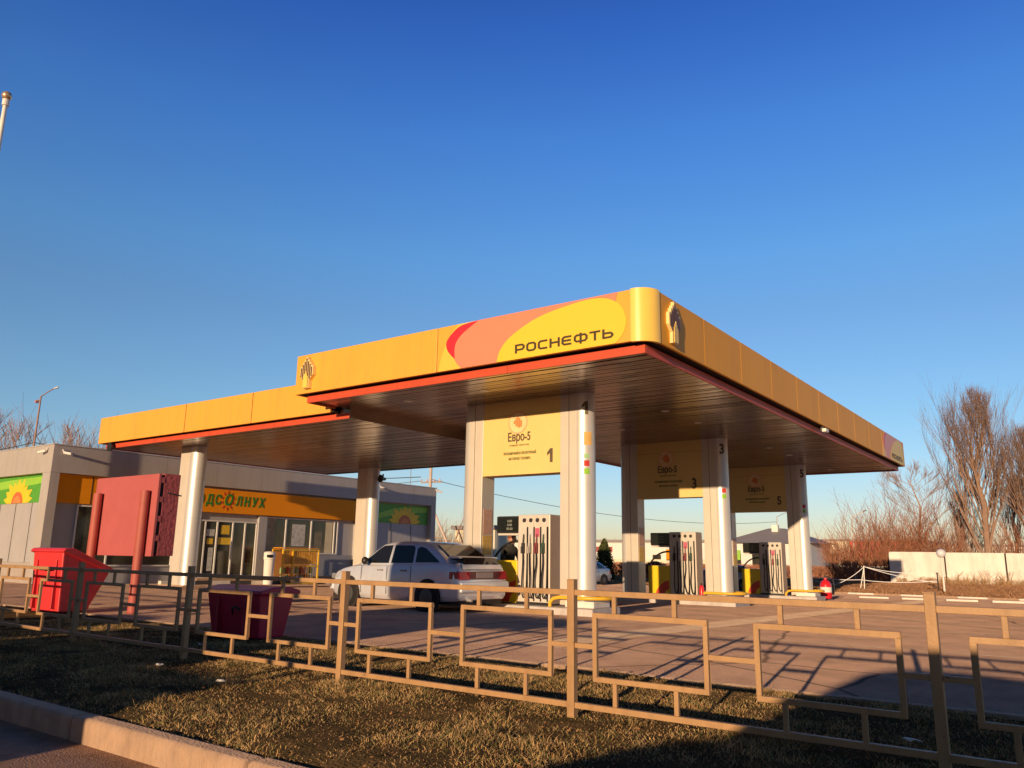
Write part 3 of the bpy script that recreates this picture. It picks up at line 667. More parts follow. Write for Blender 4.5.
# sunflower panels
def sunflower(parent, O, U, N, w0, w1, h, cx, cr, pr):
    O = Vector(O); U = Vector(U); N = Vector(N); Z = Vector((0, 0, 1))
    q = lambda a, b, o: tuple(O+U*a+Z*b+N*o)
    p = MB().prism([q(w0, 0, 0), q(w1, 0, 0), q(w1, h, 0), q(w0, h, 0)], N*.03).build('sunflower_panel', GRN, parent)
    sw = bez((w0, h*.25), (w0+(w1-w0)*.25, h*.62), (w0+(w1-w0)*.55, h*.86), (w1, h*.93)); 
    MB().prism([q(a, b, .032) for a, b in sw]+[q(w1, h*.70, .032)]+[q(a, b, .032) for a, b in bez((w0+(w1-w0)*.8, h*.62), (w0+(w1-w0)*.45, h*.5), (w0, 0.05))], N*.003).build('light_sweep', GRN2, p)
    mb = MB()
    for k in range(9):
        an = PI*(k+.5)/9; c_, s_ = math.cos(an), math.sin(an); L = pr*(1+.08*math.sin(k*2.3)); wv = .17
        P = [(cx+c_*cr*.8-s_*wv*.5, s_*cr*.8+c_*wv*.5), (cx+c_*L*.72-s_*wv, s_*L*.52+c_*wv), (cx+c_*L, s_*L*.74), (cx+c_*L*.72+s_*wv, s_*L*.52-c_*wv), (cx+c_*cr*.8+s_*wv*.5, s_*cr*.8-c_*wv*.5)]
        P = [(a, min(max(b, .004), h-.01)) for a, b in P]; off = .037+.0012*(k % 2)+.0003*k
        mb.prism([q(a, b, off) for a, b in P], N*.001)
    mb.build('petals', PET, p)
    MB().prism([q(cx+cr*math.cos(t), .003+cr*.95*math.sin(t), .046) for t in np.linspace(0, PI, 18)], N*.004).build('flower_centre', SUNC, p)
    MB().prism([q(cx+cr*.66*math.cos(t), .006+cr*.6*math.sin(t), .0515) for t in np.linspace(0, PI, 18)], N*.003).build('flower_core', M('flower_core', (.72, .26, .08), .5), p)
sunflower(shop, (-40.5, BY+R, 2.88), (1, 0, 0), (0, -1, 0), 0, 8.2, 1.06, 6.0, .48, 1.30)
sunflower(shop, (BX-R, 30.6, 2.84), (0, 1, 0), (1, 0, 0), 0, 4.55, 1.05, 2.65, .5, 1.35)
# windows and door in the long wall
def window(y0, y1, z0, z1, muls, name='window', overlays=()):
    X = BX-R+.02
    f = MB(); w_ = .06
    f.box(X, X+.06, y0, y1, z1-w_, z1); f.box(X, X+.06, y0, y1, z0, z0+w_)
    for m in [y0+w_/2, y1-w_/2]+list(muls): f.box(X, X+.06, m-w_/2, m+w_/2, z0+w_, z1-w_)
    o = f.build(name, FRM, shop); MB().box(X-.01, X+.012, y0+.02, y1-.02, z0+.02, z1-.02).build('pane', GLASS, o)
    for (a, b, c, e, mt) in overlays: MB().box(X+.013, X+.017, a, b, c, e).build('poster_and_reflection', mt, o)  # posters, curtains and a sheet coloured as a reflection
    return o
POW = M('poster_white', (.55, .55, .52), .5, var=.35, scale=8); POY = M('poster_yellow', (.85, .55, .03), .5, var=.2, scale=14); CURT = M('curtain', (.42, .38, .24), .7, var=.3, scale=5)
window(15.05, 19.2, .5, 2.82, (16.4, 17.8))
MB().box(BX-R-.0, BX-R+.14, 19.35, 20.15, 0, 2.8).build('grey_panel', PANG, shop)
window(23.85, 28.3, 1.08, 2.78, (25.0, 26.55, 28.05), overlays=((25.4, 26.2, 1.45, 2.5, POW), (23.95, 24.4, 1.15, 2.7, CURT), (27.5, 27.95, 1.15, 2.7, M('curtain_bright', (.7, .62, .42), .7)), (26.8, 27.3, 1.3, 2.2, M('painted_reflection', (.20, .18, .12), .5, var=.4, scale=3))))  # last sheet is a reflection painted onto the pane
window(20.2, 23.35, 0.0, 2.5, (20.65, 21.25, 22.05, 22.7), 'glazed_door', ((21.45, 21.9, 1.9, 2.3, POY), (20.8, 21.1, 1.45, 1.7, POY), (21.35, 22.0, 1.45, 1.75, POY), (20.75, 21.15, 1.8, 2.1, POW), (20.9, 21.15, .3, 1.3, POW)))
MB().box(BX-R+.09, BX-R+.13, 21.95, 21.99, .8, 1.6).build('door_handle', GLV, shop)
MB().box(BX-R+.01, BX-R+.16, 23.36, 23.80, 0, 2.82).build('grey_panel', PANG, shop)
MB().box(BX+.005, BX+.5, 20.0, 29, -.3, .02).build('doorstep', CONC, shop)
# wall below the window
MB().box(BX-R+.005, BX-R+.05, 26.7, 29.4, 0, 1.05).build('grey_panel', M('panel_shade_blue', (.30, .31, .34), .5), shop)  # darker and bluer than the other panels: shade put into the colour
# cctv cameras
def cctv(x, y, z, rz, label):
    t = thing('security_camera', label, 'camera', (x, y, z), rz)
    MB().tube([(0, .0, 0), (.35, 0, -.06)], .055, 10).build('housing', WHT, t, smooth=True)
    MB().tube([(.35, 0, -.06), (.352, 0, -.0605)], .04, 10).build('lens', BLK, t); MB().tube([(0, 0, .0), (-.06, .0, .12)], .02, 6).build('bracket', WHT, t)
cctv(BX+.08, BY+.35, BZ-.28, rad(40), 'white security camera on the long side just past the shop corner')
cctv(BX-.45, BY-.08, BZ-.22, rad(200), 'white security camera on the narrow side of the shop corner')
cctv(BX+.1, 30.9, BZ-.3, rad(60), 'grey security camera on the shaded parapet above the green panel')
cctv(BX+.1, BE-.1, BZ-.15, rad(60), 'grey security camera at the far end of the parapet')
def scale_about_camera(o, k):
    # shop scaled about the camera position to bring it nearer (baked into mesh data)
    if o.parent is None: o.location = (o.location.x*k, o.location.y*k, 1.15+(o.location.z-1.15)*k)
    else: o.location = o.location*k
    if o.type == 'MESH':
        o.data.transform(Matrix.Scale(k, 4))
    elif o.type == 'FONT': o.data.size *= k; o.data.extrude *= k; o.data.offset *= k
for o in list(bpy.data.objects):
    if o not in SHOP_START: scale_about_camera(o, .945)
# striped kerb along the shop
ST = [M('kerb_white', (.75, .70, .62), .7), M('kerb_black', (.06, .055, .055), .7)]
sk = thing('striped_kerb', 'black and white painted kerb running along the shop front', 'kerb')
for c in (0, 1):
    mb = MB()
    for i in range(14):
        if i % 2 == c: mb.box(-28.75, -28.55, 17+i, 17+i+.99, -.5, G(17+i)+.14)
    mb.build('kerb_segments', ST[c], sk)
# trash can and yellow bottle cage
tr = thing('litter_bin', 'tall white cylindrical litter bin beside the shop door', 'bin', (-28.3, 21.62, G(21)))
MB().lathe((0, 0, 0), [(.01, 0), (.19, 0), (.215, .95), (.22, 1.0)], 24).build('body', WHT, tr, smooth=True)
MB().lathe((0, 0, 0), [(.22, 1.0), (.24, 1.02), (.24, 1.30), (.19, 1.34), (.01, 1.36)], 24).build('hood', WHT, tr, smooth=True)
MB().box(.10, .25, -.22, -.02, 1.1, 1.22).build('opening', BLK, tr)
cg = thing('bottle_cage', 'yellow framed cage of gas bottles under the shop window', 'cage', (-28.85, 23.45, G(23.4)))
CY = M('cage_yellow', (.88, .55, .03), .45); w2 = .98
mb = MB()
for yy in (-w2, -.45, w2):
    for xx in (-.35, .35): mb.box(xx-.03, xx+.03, yy-.03, yy+.03, 0, 1.5)
for z in (.04, .78, 1.47):
    for xx in (-.35, .35): mb.box(xx-.028, xx+.028, -w2+.03, w2-.03, z-.028, z+.028)
mb.build('frame', CY, cg)
MB().box(-.36, .3, -w2, w2, 1.53, 1.56).build('top_sheet', ORG, cg)
mb = MB()
for k in range(14): mb.box(.355, .36, -w2+.08+k*.135, -w2+.088+k*.135, .06, 1.45)
mb.build('wire_mesh', CY, cg)
MB().box(.3, .32, -w2+.1, w2-.1, .86, 1.42).build('banner', M('banner_orange', (.95, .38, .05), .5, var=.4, scale=7), cg)
MB().box(-.3, -.28, -w2+.05, w2-.05, .05, 1.4).build('back_sheet', M('cage_back', (.70, .35, .12), .6), cg)
for k in range(7):
    for z in (.08, .44):
        yy = -.72+k*.25; b_ = MB().lathe((0.05, yy, z), [(.005, 0), (.12, .01), (.12, .24), (.07, .29), (.04, .33), (.005, .33)], 12).build('canister', [M('can_white', (.75, .7, .6), .4), M('can_green', (.25, .4, .2), .4), M('can_red', (.55, .12, .08), .4)][(k+int(z*3)) % 3], cg, smooth=True)

# ------------------------------------------------------------------ red double-post sign box
sg = thing('price_stand', 'salmon red box sign on two round posts, seen from behind', 'sign', (-15.36, 8.12, -.15))
sg.scale = (1.13, 1.0, 1.13)
MB().box(-1.05, 1.00, .09, .14, 1.05, 2.41).build('back_plate', SALM, sg, bevel=.006)
MB().box(-1.0, .97, .14, .21, 1.1, 2.36).build('spacer', DARK, sg)
bx_ = MB().box(-1.04, .99, .21, .54, 1.06, 2.42).build('sign_box', PINKD, sg, bevel=.008)
MB().box(-.9, .9, .145, .205, 2.36, 2.40).build('top_batten', SALM, sg)
mb = MB()
for z in (1.1, 1.42, 1.74, 2.06): mb.box(.965, .996, .14, .212, z+.2, z+.29)
mb.build('hinge', SALM, sg)
for x in (-.80, .76):
    MB().cyl((x, -.0), .08, -.2, 2.13, 20).build('post', SALP, sg, smooth=True)
mb = MB().bar((.99, .3, 2.1), (1.05, .55, 2.06), .02).build('cable', BLK, sg)

# ------------------------------------------------------------------ bins
def skip(x, y, rz, label, mat, low=False):
    t = thing('waste_skip', label, 'waste bin', (x, y, 0), rz)
    if not low:
        # side profile in the y,z plane: tall wall at the road side, low lip away
        pr = [(0.06, 0.04), (.62, .04), (.98, .70), (.96, .76), (0.0, 1.12)]; W = .78; wt = .84
        lid = [(-.05, 1.10), (.0, 1.16), (.16, 1.17), (1.02, .80), (1.03, .73), (.98, .73)]
    else:
        pr = [(0.08, 0.04), (.50, .04), (.60, .60), (0, .60)]; W = .95; wt = 1.12
        lid = [(-.05, .60), (-.04, .65), (.2, .70), (.45, .70), (.64, .65), (.64, .60)]
    rings = []
    for s_ in (-1, 1): rings.append([(s_*(W/2+(wt-W)/2*min(1, p[1]/.9)), p[0], p[1]) for p in pr])
    MB().loft(rings).build('body', mat, t, bevel=.02)
    MB().loft([[(s_*(wt/2+.05), a, b) for a, b in lid] for s_ in (-1, 1)]).build('lid', mat, t, bevel=.02)
    for s_ in (-1, 1): MB().box(s_*(W/2-.1)-.03, s_*(W/2-.1)+.03, .2, .6, -.01, .04).build('foot', BLK, t)
    for s_ in (-.27, .27): MB().box(s_-.02, s_+.02, -.02, .07, .1, .95 if not low else .55).build('rib', mat, t, bevel=.005)
    if low: MB().tube(bez((.1, -.05, .35), (.13, -.09, .42), (.2, -.09, .44), (.24, -.05, .4)), .014, 6).build('handle', BLK, t)
    else: MB().tube(bez((-.15, -.03, .8), (-.05, -.08, .78), (.15, -.08, .78), (.25, -.03, .8)), .014, 6).build('handle', BLK, t)
skip(-15.45, 6.95, rad(10), 'bright red waste skip with a slanted lid, standing in the sun', BINR)
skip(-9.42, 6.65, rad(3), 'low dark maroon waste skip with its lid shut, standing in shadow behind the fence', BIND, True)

# ------------------------------------------------------------------ cars
TIRE = RUB; RIM = M('rim_steel', (.10, .10, .10), .45, metal=.5); CGL = M('car_glass', (.012, .012, .014), .06, spec=.8, var=.1)
TL = M('tail_red', (.38, .01, .02), .2, var=.1); TL2 = M('tail_dark', (.10, .02, .03), .2)
def car(name, label, loc, rz, paint, group=None, detail=True):
    t = thing(name, label, 'car', loc, rz, group)
    st = [(-2.08, .55, .70, .34), (-2.03, .80, .76, .26), (-1.93, .98, .79, .24), (-1.7, 1.0, .815, .23), (-1.245, .985, .83, .2), (-.6, .955, .84, .2), (0, .93, .84, .2), (.6, .92, .84, .2), (1.0, .915, .835, .2), (1.245, .89, .825, .2), (1.55, .84, .80, .2), (1.85, .76, .74, .22), (2.0, .66, .67, .24), (2.08, .5, .60, .32)]
    rings = []
    for u, tz, hw, zb_ in st:
        h = tz-zb_
        half = [(hw*.90, zb_), (hw*.985, zb_+h*.12), (hw, zb_+h*.38), (hw*1.0, zb_+h*.62), (hw*.975, zb_+h*.85), (hw*.93, zb_+h*.96), (hw*.78, tz), (hw*.4, tz+.012)]
        rings.append([(u, v, z) for v, z in half]+[(u, -v, z) for v, z in reversed(half)])
    body = MB().loft(rings).build('body', paint, t, smooth=True)
    body.modifiers.new('s', 'BEVEL').width = .012; body.modifiers['s'].limit_method = 'ANGLE'; body.modifiers['s'].angle_limit = rad(30)
    lv = [(.90, -1.86, 1.10, .765), (1.05, -1.66, .86, .722), (1.2, -1.42, .62, .679), (1.33, -1.17, .40, .642), (1.385, -.95, .15, .585), (1.41, -.62, -.12, .50)]
    rings = []
    for z, a, b, hw in lv:
        c = .10; rings.append([(a, -hw+.14, z), (a+.06, -hw+.03, z), (a+.2, -hw, z), (b-.10, -hw, z), (b-.03, -hw+.04, z), (b+.03, -hw+.2, z), (b+.03, hw-.2, z), (b-.03, hw-.04, z), (b-.10, hw, z), (a+.2, hw, z), (a+.06, hw-.03, z), (a, hw-.14, z)])
    MB().loft(rings).build('cabin', paint, t, smooth=True)
    def hwz(z):
        for (z0, a0, b0, h0), (z1, a1, b1, h1) in zip(lv[:-1], lv[1:]):
            if z0 <= z <= z1: k = (z-z0)/(z1-z0); return h0+(h1-h0)*k
        return lv[-1][3]
    for s_ in (-1, 1):
        for W in ([(.88, .94), (.42, 1.25), (.30, 1.31), (.03, 1.325), (.05, .95)], [(-.03, .955), (-.05, 1.325), (-.62, 1.32), (-.68, 1.27), (-.70, .965)], [(-.78, .975), (-.76, 1.26), (-.86, 1.30), (-1.02, 1.26), (-1.50, .99)]):
            P = [(u, s_*(hwz(z)+.006), z) for u, z in W]
            MB().prism(P, (0, s_*.004, 0)).build('side_window', CGL, t)
        # door shut lines, handles, mirror
        mb = MB()
        for u in (.84, -.0, -.74): mb.prism([(u, s_*.842, .32), (u+.012, s_*.842, .32), (u+.012, s_*.84, .9), (u, s_*.84, .9)], (0, s_*.003, 0))
        mb.build('door_seam', DARK, t)
        for u in (.14, -.60):
            MB().box(u, u+.17, s_*.845-.012, s_*.845+.012, .79, .82).build('door_handle', M('handle_grey', (.3, .3, .3), .4), t)
        MB().box(-1.6, 1.7, s_*.842-.008, s_*.842+.008, .565, .60).build('side_moulding', paint, t)
        m_ = MB().sphere((.66, s_*.90, .99), .085, 10, 6).build('mirror', BLK, t, smooth=True)
        for u in (-1.245, 1.245):
            MB().tube([(u, s_*.825, .30), (u, s_*.852, .30)], [.365, .36], 30).build('wheel_arch', DARK, t)
            wh = MB().tube([(u, s_*.72, .285), (u, s_*.74, .285), (u, s_*.855, .285), (u, s_*.872, .285)], [.26, .285, .285, .26], 30).build('wheel', TIRE, t, smooth=True)
            MB().tube([(u, s_*.873, .285), (u, s_*.878, .285)], [.185, .17], 24).build('rim', RIM, wh, smooth=True)
            MB().tube([(u, s_*.879, .285), (u, s_*.884, .285)], .05, 12).build('hub_cap', RIM, wh)
    # rear: glass above the spoiler, lower black glass, lamps
    MB().prism([(-1.68, -.58, 1.045), (-1.68, .58, 1.045), (-1.19, .50, 1.325), (-1.19, -.50, 1.325)], (-.02, 0, .02)).build('rear_window', CGL, t)
    MB().prism([(-1.20, -.66, 1.02), (-2.0, -.66, 1.085), (-2.02, -.66, 1.05), (-1.3, -.66, .99)], (0, 1.32, 0)).build('spoiler', paint, t, bevel=.012) if False else MB().prism([(-1.60, -.62, 1.12), (-1.90, -.62, 1.10), (-1.92, -.62, 1.07), (-1.64, -.62, 1.07)], (0, 1.24, 0)).build('spoiler', paint, t, bevel=.01)
    MB().prism([(-1.99, -.56, .96), (-1.99, .56, .96), (-1.90, .52, 1.09), (-1.90, -.52, 1.09)], (-.02, 0, 0)).build('lower_glass', CGL, t)
    MB().prism([(-2.02, -.60, .86), (-2.02, .60, .86), (-1.95, .6, .965), (-1.95, -.6, .965)], (-.04, 0, 0)).build('hatch_panel', paint, t)
    for s_ in (-1, 1):
        MB().prism([(-2.05, s_*.46, .66), (-2.05, s_*.745, .66), (-1.99, s_*.75, .82), (-1.99, s_*.46, .82)], (-.045, 0, 0)).build('tail_lamp', TL, t)
        MB().prism([(-2.03, s_*.748, .67), (-1.83, s_*.805, .67), (-1.83, s_*.795, .81), (-2.02, s_*.742, .81)], (0, s_*.012, 0)).build('tail_lamp', TL, t)
    MB().box(-2.09, -2.04, -.455, .455, .67, .82).build('plate_panel', TL2, t)
    MB().box(-2.102, -2.09, -.26, .26, .69, .80).build('number_plate', M('plate_white', (.30, .25, .25), .5), t)
    MB().box(-2.14, -1.98, -.76, .76, .40, .62).build('bumper', paint, t, bevel=.04)
    MB().box(-2.0, 2.0, -.66, .66, .16, .34).build('underbody', DARK, t)
    MB().tube([(-2.15, .45, .26), (-1.9, .45, .26)], .03, 10).build('exhaust', GLV, t)
    MB().box(1.98, 2.1, -.7, .7, .34, .52).build('front_bumper', paint, t, bevel=.03)
    for s_ in (-1, 1): MB().box(1.9, 2.03, s_*.58-.14, s_*.58+.14, .58, .70).build('headlight', M('headlight', (.25, .26, .28), .1), t, bevel=.02)
    return t
SILVER = M('silver_paint', (.78, .82, .90), .30, metal=.35, var=.03, coat=.5, dirt=.1)
LBLUE = M('pale_blue_paint', (.35, .42, .5), .3, metal=.3, coat=.5)
hd = rad(177)
lw = Vector((-11.72, 13.15, G(13.2)))            # ground point under the rear left wheel
base = lw-Matrix.Rotation(hd, 3, 'Z') @ Vector((-1.245, .80, 0))*1.09; base.z = G(base.y)
hatch = car('parked_car', 'silver five-door hatchback with tinted windows standing in front of the first pump', base, hd, SILVER)
hatch.scale = (1.04, 1.04, 1.07)
car('parked_car', 'pale blue car behind the first round pylon, beside the thuja', (-25.7, 42.6, -.5), rad(262), LBLUE)
car('parked_car', 'grey car half hidden behind the pylon numbered 3', (-17.2, 43.5, -.5), rad(200), M('grey_paint', (.25, .27, .32), .3, metal=.3, coat=.5))

# ------------------------------------------------------------------ person beside pump 1
def person(loc, rz, label):
    t = thing('person', label, 'person', loc, rz)
    V = [(0, 0, .95), (0, .0, 1.12), (.02, 0, 1.30), (.04, 0, 1.42), (.07, 0, 1.50), (.10, 0, 1.60),
         (.03, .17, 1.40), (.06, .25, 1.17), (.24, .20, 1.02), (.33, .17, 1.0), (.03, -.17, 1.40), (.06, -.25, 1.17), (.22, -.20, 1.0), (.30, -.18, .97),
         (0, .10, .90), (.02, .11, .5), (0, .11, .08), (.14, .12, .03), (0, -.10, .90), (.03, -.11, .5), (0, -.11, .08), (.14, -.12, .03)]
    Ed = [(0, 1), (1, 2), (2, 3), (3, 4), (4, 5), (3, 6), (6, 7), (7, 8), (8, 9), (3, 10), (10, 11), (11, 12), (12, 13), (0, 14), (14, 15), (15, 16), (16, 17), (0, 18), (18, 19), (19, 20), (20, 21)]
    Rr = [(.15, .13), (.15, .12), (.17, .13), (.12, .1), (.06, .06), (.06, .06), (.085, .08), (.06, .06), (.045, .045), (.035, .03), (.085, .08), (.06, .06), (.045, .045), (.035, .03), (.10, .1), (.075, .075), (.05, .05), (.045, .03), (.10, .1), (.075, .075), (.05, .05), (.045, .03)]
    me = bpy.data.meshes.new('body'); me.from_pydata(V, Ed, []); o = bpy.data.objects.new('body', me); C.objects.link(o); o.parent = t
    sk_ = o.modifiers.new('skin', 'SKIN'); me.skin_vertices[0].data[0].use_root = True
    for i, r_ in enumerate(Rr): me.skin_vertices[0].data[i].radius = r_
    su = o.modifiers.new('sub', 'SUBSURF'); su.levels = su.render_levels = 2; sk_.use_smooth_shade = True
    me.materials.append(M('dark_jacket', (.03, .028, .025), .85, bump=.3, bscale=12))
    SK = M('skin', (.55, .27, .17), .6)
    hd_ = MB().sphere((.13, 0, 1.66), .098, 16, 12, 1.2); hd_.sphere((.225, 0, 1.645), .02, 8, 6); 
    for s_ in (-1, 1): hd_.sphere((.125, s_*.1, 1.66), .026, 8, 6)
    hd_.build('head', SK, t, smooth=True)
    for s_ in (-1, 1): MB().sphere((.212, s_*.035, 1.675), .013, 8, 6).build('eye', BLK, t)
    MB().box(.205, .222, -.022, .022, 1.60, 1.608).build('mouth', M('lips', (.35, .1, .08), .6), t)
    MB().lathe((.11, 0, 1.69), [(.106, -.02), (.108, .03), (.085, .08), (.04, .105), (.001, .11)], 16).build('hair', M('reddish_hair', (.20, .07, .03), .8), t, smooth=True)
    for s_, hx in ((1, .35), (-1, .32)):
        hm = MB().sphere((hx, s_*.17, .985), .04, 8, 6, .7)
        for k in range(4): hm.tube([(hx+.02, s_*.17+(k-1.5)*.02, .985), (hx+.07, s_*.17+(k-1.5)*.021, .975), (hx+.085, s_*.17+(k-1.5)*.02, .945)], [.011, .01, .008], 6)
        hm.tube([(hx, s_*.17-s_*.03, .985), (hx+.04, s_*.17-s_*.06, .975)], [.012, .009], 6)
        hm.build('hand', SK, t, smooth=True)
    return t
person((-12.0, 16.45, G(16.4)), rad(-25), 'man in a dark jacket with short reddish hair, head bowed, beside the first pump')

# red extinguisher-like canister at the far island
ex = thing('fire_extinguisher', 'red wheeled fire extinguisher standing beyond the pylon numbered 5', 'extinguisher', (-9.0, 33.9, G(33.9)), 0)
RDX = M('extinguisher_red', (.70, .02, .03), .3)
MB().lathe((0, 0, .06), [(.01, 0), (.2, 0), (.22, .06), (.22, .52), (.16, .66), (.06, .72), (.05, .8), (.01, .8)], 24).build('cylinder', RDX, ex, smooth=True)
MB().box(-.05, .05, -.03, .03, .86, .95).box(-.02, .16, -.015, .015, .90, .93).build('valve', BLK, ex)
MB().lathe((.0, 0, .3), [(.222, 0), (.224, 0), (.224, .2), (.222, .2)], 24).build('paper_label', WHT, ex)
MB().tube(bez((.05, 0, .92), (.28, -.02, .8), (.33, -.02, .4), (.27, 0, .2)), .02, 6).build('hose', BLK, ex)
for s_ in (-1, 1): MB().tube([(-.12, s_*.25-.02, .1), (-.12, s_*.25+.02, .1)], .1, 16).build('wheel', RUB, ex)
ex2 = thing('fire_extinguisher', 'small red extinguisher between pump 3 and its round pylon', 'extinguisher', (-9.87, 23.45, G(23.5)+.16))
MB().lathe((0, 0, 0), [(.01, 0), (.07, 0), (.075, .03), (.075, .34), (.04, .42), (.01, .43)], 16).build('cylinder', RDX, ex2, smooth=True); MB().box(-.03, .03, -.015, .015, .42, .48).build('valve', BLK, ex2)

# ------------------------------------------------------------------ right-hand background
for nm, y, x0, n_, lab in (('painted_kerb', 44.5, -13.2, 12, 'near white-striped kerb edging the bare median'), ('painted_kerb', 64.3, -13.4, 10, 'far white-striped kerb below the concrete wall')):
    pk = thing(nm, lab, 'kerb', (0, y, G(y)))
    for c in (0, 1):
        mb = MB()
        for i in range(n_*2):
            if i % 2 == c: mb.box(x0+i*1.25, x0+i*1.25+1.24, -.09, .09, -.15, .075)
        mb.build('kerb_segments', ST[0] if c == 0 else CONC, pk)
pk = thing('painted_kerb', 'slanting row of white kerb blocks crossing the median', 'kerb', (0, 0, 0))
mb = MB()
for i in range(7):
    a = Vector((-8.4+i*1.7, 39.4+i*.35, G(40))); mb.box(-.6, .6, -.09, .09, -.1, .08, mat=Matrix.Translation(a) @ Matrix.Rotation(.2, 4, 'Z'))
mb.build('kerb_segments', ST[0], pk)
sheet([-30, -12, 0, 40], [46, 64], .03, 'median', DRY)
sheet([-30, -12, 0, 40], [64.4, 70], .03, 'verge', DRY)
tag(blades('median_grass', M('grass_median', (.50, .28, .15), .9, scale=.8, rgb2=(.30, .16, .09), spec=.1), 60000, -17, 4, 44.7, 69.5, .05, .16, .02, lambda x, y: G(y)+.03, lean=1., dens=.4), 'dry flattened grass on the bare median and below the concrete wall', 'grass')
cw = thing('concrete_wall', 'whitewashed concrete panel wall in front of the bare trees', 'wall', (0, 70, -.5))
x = -13.6; k = 0
while x < 40:
    top = 2.42+random.uniform(-.04, .04)
    MB().box(x+.055, x+3.945, -.08, .08, -.1, top).build('wall_panel', WHITEW, cw, bevel=.01)
    MB().box(x-.05, x+.05, .0, .12, -.1, 2.38).build('wall_post', DARK, cw); x += 4; k += 1
gl = thing('globe_lamp', 'low lamp post with a white globe in front of the concrete wall', 'lamp', (-6.95, 49.5, -.5))
MB().cyl((0, 0), .05, 0, 1.98, 10).build('post', WHT, gl); MB().sphere((0, 0, 2.15), .24, 18, 12).build('globe', M('globe_glass', (.75, .75, .78), .25), gl, smooth=True)
bpost = thing('bollard_post', 'thin dark post holding the end of the barrier tape', 'post', (-7.5, 51.3, -.5)); MB().bar((0, 0, 0), (0, 0, 1.1), .06).build('stake', DARK, bpost); MB().box(-.06, .06, -.06, .06, 1.05, 1.1).build('stake_head', DARK, bpost)
bp2 = thing('tape_stake', 'splayed wooden stakes holding up the middle of the barrier tape', 'stake', (-11.3, 50.8, -.5))
MB().bar((0, 0, 0), (.05, 0, 1.4), .05).build('stake', WHT, bp2); MB().bar((-.25, .05, 0), (.03, 0, 1.2), .045).build('stake', WHT, bp2)
TAPE = M('tape_white', (.72, .72, .78), .5)
tp = MB()
for a, b in (((-11.25, 50.8, .86), (-7.5, 51.3, .05)), ((-11.25, 50.8, .86), (-8.3, 51.2, .55)), ((-11.25, 50.8, .84), (-12.8, 50.4, -.2)), ((-12.8, 50.4, -.2), (-15.5, 50.0, .5)), ((-15, 50.1, .35), (-11.5, 50.7, .1)), ((-11.5, 50.7, .1), (-7.5, 51.3, .15))):
    a = Vector(a); b = Vector(b); P = [a+(b-a)*t_+Vector((0, 0, -.12*4*t_*(1-t_))) for t_ in np.linspace(0, 1, 7)]
    for p, q in zip(P[:-1], P[1:]): tp.bar(p, q, .01, .032)
tag(tp.build('barrier_tape', TAPE), 'pale barrier tape strung between stakes on the bare median', 'tape')

# bare trees -------------------------------------------------------
def branches(mb, p, d, L, r, depth, spread, up, segs=3, thin=.004, kids=(3, 5), n=4):
    pts = [Vector(p)]; rr_ = [r]; dd = Vector(d).normalized()
    for i in range(segs):
        dd = (dd+Vector((random.gauss(0, .1), random.gauss(0, .1), random.gauss(0, .07)))+Vector((0, 0, up*.12))).normalized()
        pts.append(pts[-1]+dd*L/segs); rr_.append(max(thin, r*(1-.55*(i+1)/segs)) if depth > 0 else max(thin*.6, r*(1-.8*(i+1)/segs)))
    mb.tube(pts, rr_, n if depth > 1 else 3, caps=False)
    if depth <= 0: return
    for k in range(random.randint(*kids)):
        t_ = random.uniform(.25, 1.); i = min(segs-1, int(t_*segs)); f = t_*segs-i; q = pts[i].lerp(pts[i+1], min(1, f))
        a = random.uniform(0, 2*PI); ax = Vector((math.cos(a), math.sin(a), 0)); nd = (dd*(1-spread*.5)+ax*spread+Vector((0, 0, up*.4))).normalized()
        branches(mb, q, nd, L*random.uniform(.5, .78), max(thin, rr_[i]*.55), depth-1, spread, up, segs, thin, kids, n)
def bare_tree(name, loc, h, r, label, mat, group, depth=4, spread=.55, up=.9, main=9, low=.12, kids=(3, 5), thin=.012, rx=1.):
    t = thing(name, label, 'tree', loc, random.uniform(0, 6), group)
    pts = [Vector((0, 0, -.3))]; rs = [r]; n = 9
    for i in range(n):
        f = (i+1)/n; pts.append(Vector((random.gauss(0, .08)*h*.04*i, random.gauss(0, .08)*h*.04*i, h*.86*f))); rs.append(r*(1-f)**.8+.02)
    MB().tube(pts, rs, 9).build('trunk', mat, t, smooth=True)
    mb = MB()
    for k in range(main):
        f = low+(.95-low)*(k+random.random())/main; i = min(n-1, int(f*n)); q = pts[i].lerp(pts[i+1], f*n-i)
        a = random.uniform(0, 2*PI); L = h*(.50*(1-f)+.10)*rx; e = .5+.4*f if up > .5 else .3
        branches(mb, q, (math.cos(a)*spread, math.sin(a)*spread, e), L, max(.02, rs[i]*.32), depth-1, spread*.8, up*.6, 3, thin, kids)
    mb.build('crown', mat, t, fix=False); return t
BK1 = M('bark_tan', (.31, .20, .145), .9, var=.25, scale=2); BK2 = M('twig_red', (.34, .15, .085), .9, var=.25, scale=2); BK3 = M('bark_greyred', (.40, .27, .22), .9, var=.2, scale=2)
TG = 'tall bare trees behind the concrete wall'
k = 0
for x, y, h, lab in ((-7.1, 74.5, 16.6, 'tallest bare tree, broad and upswept, behind the concrete wall'), (-3.6, 75.5, 13.2, 'bare tree at the right edge of the photo behind the concrete wall'),
                   (-5.4, 80, 9.5, 'bare tree set back between the two largest trees'), (-9.2, 79, 8., 'slimmer bare tree just left of the tallest one'), (-1.2, 78, 11.5, 'bare tree beyond the last visible wall panel')):
    bare_tree('bare_tree', (x, y, -.5), h, .30 if h > 12 else .18, lab, BK1 if k != 2 else BK3, TG, depth=4, spread=.26, up=1., main=34 if h > 12 else 18, low=.08, kids=(4, 6), thin=.007, rx=.72); k += 1
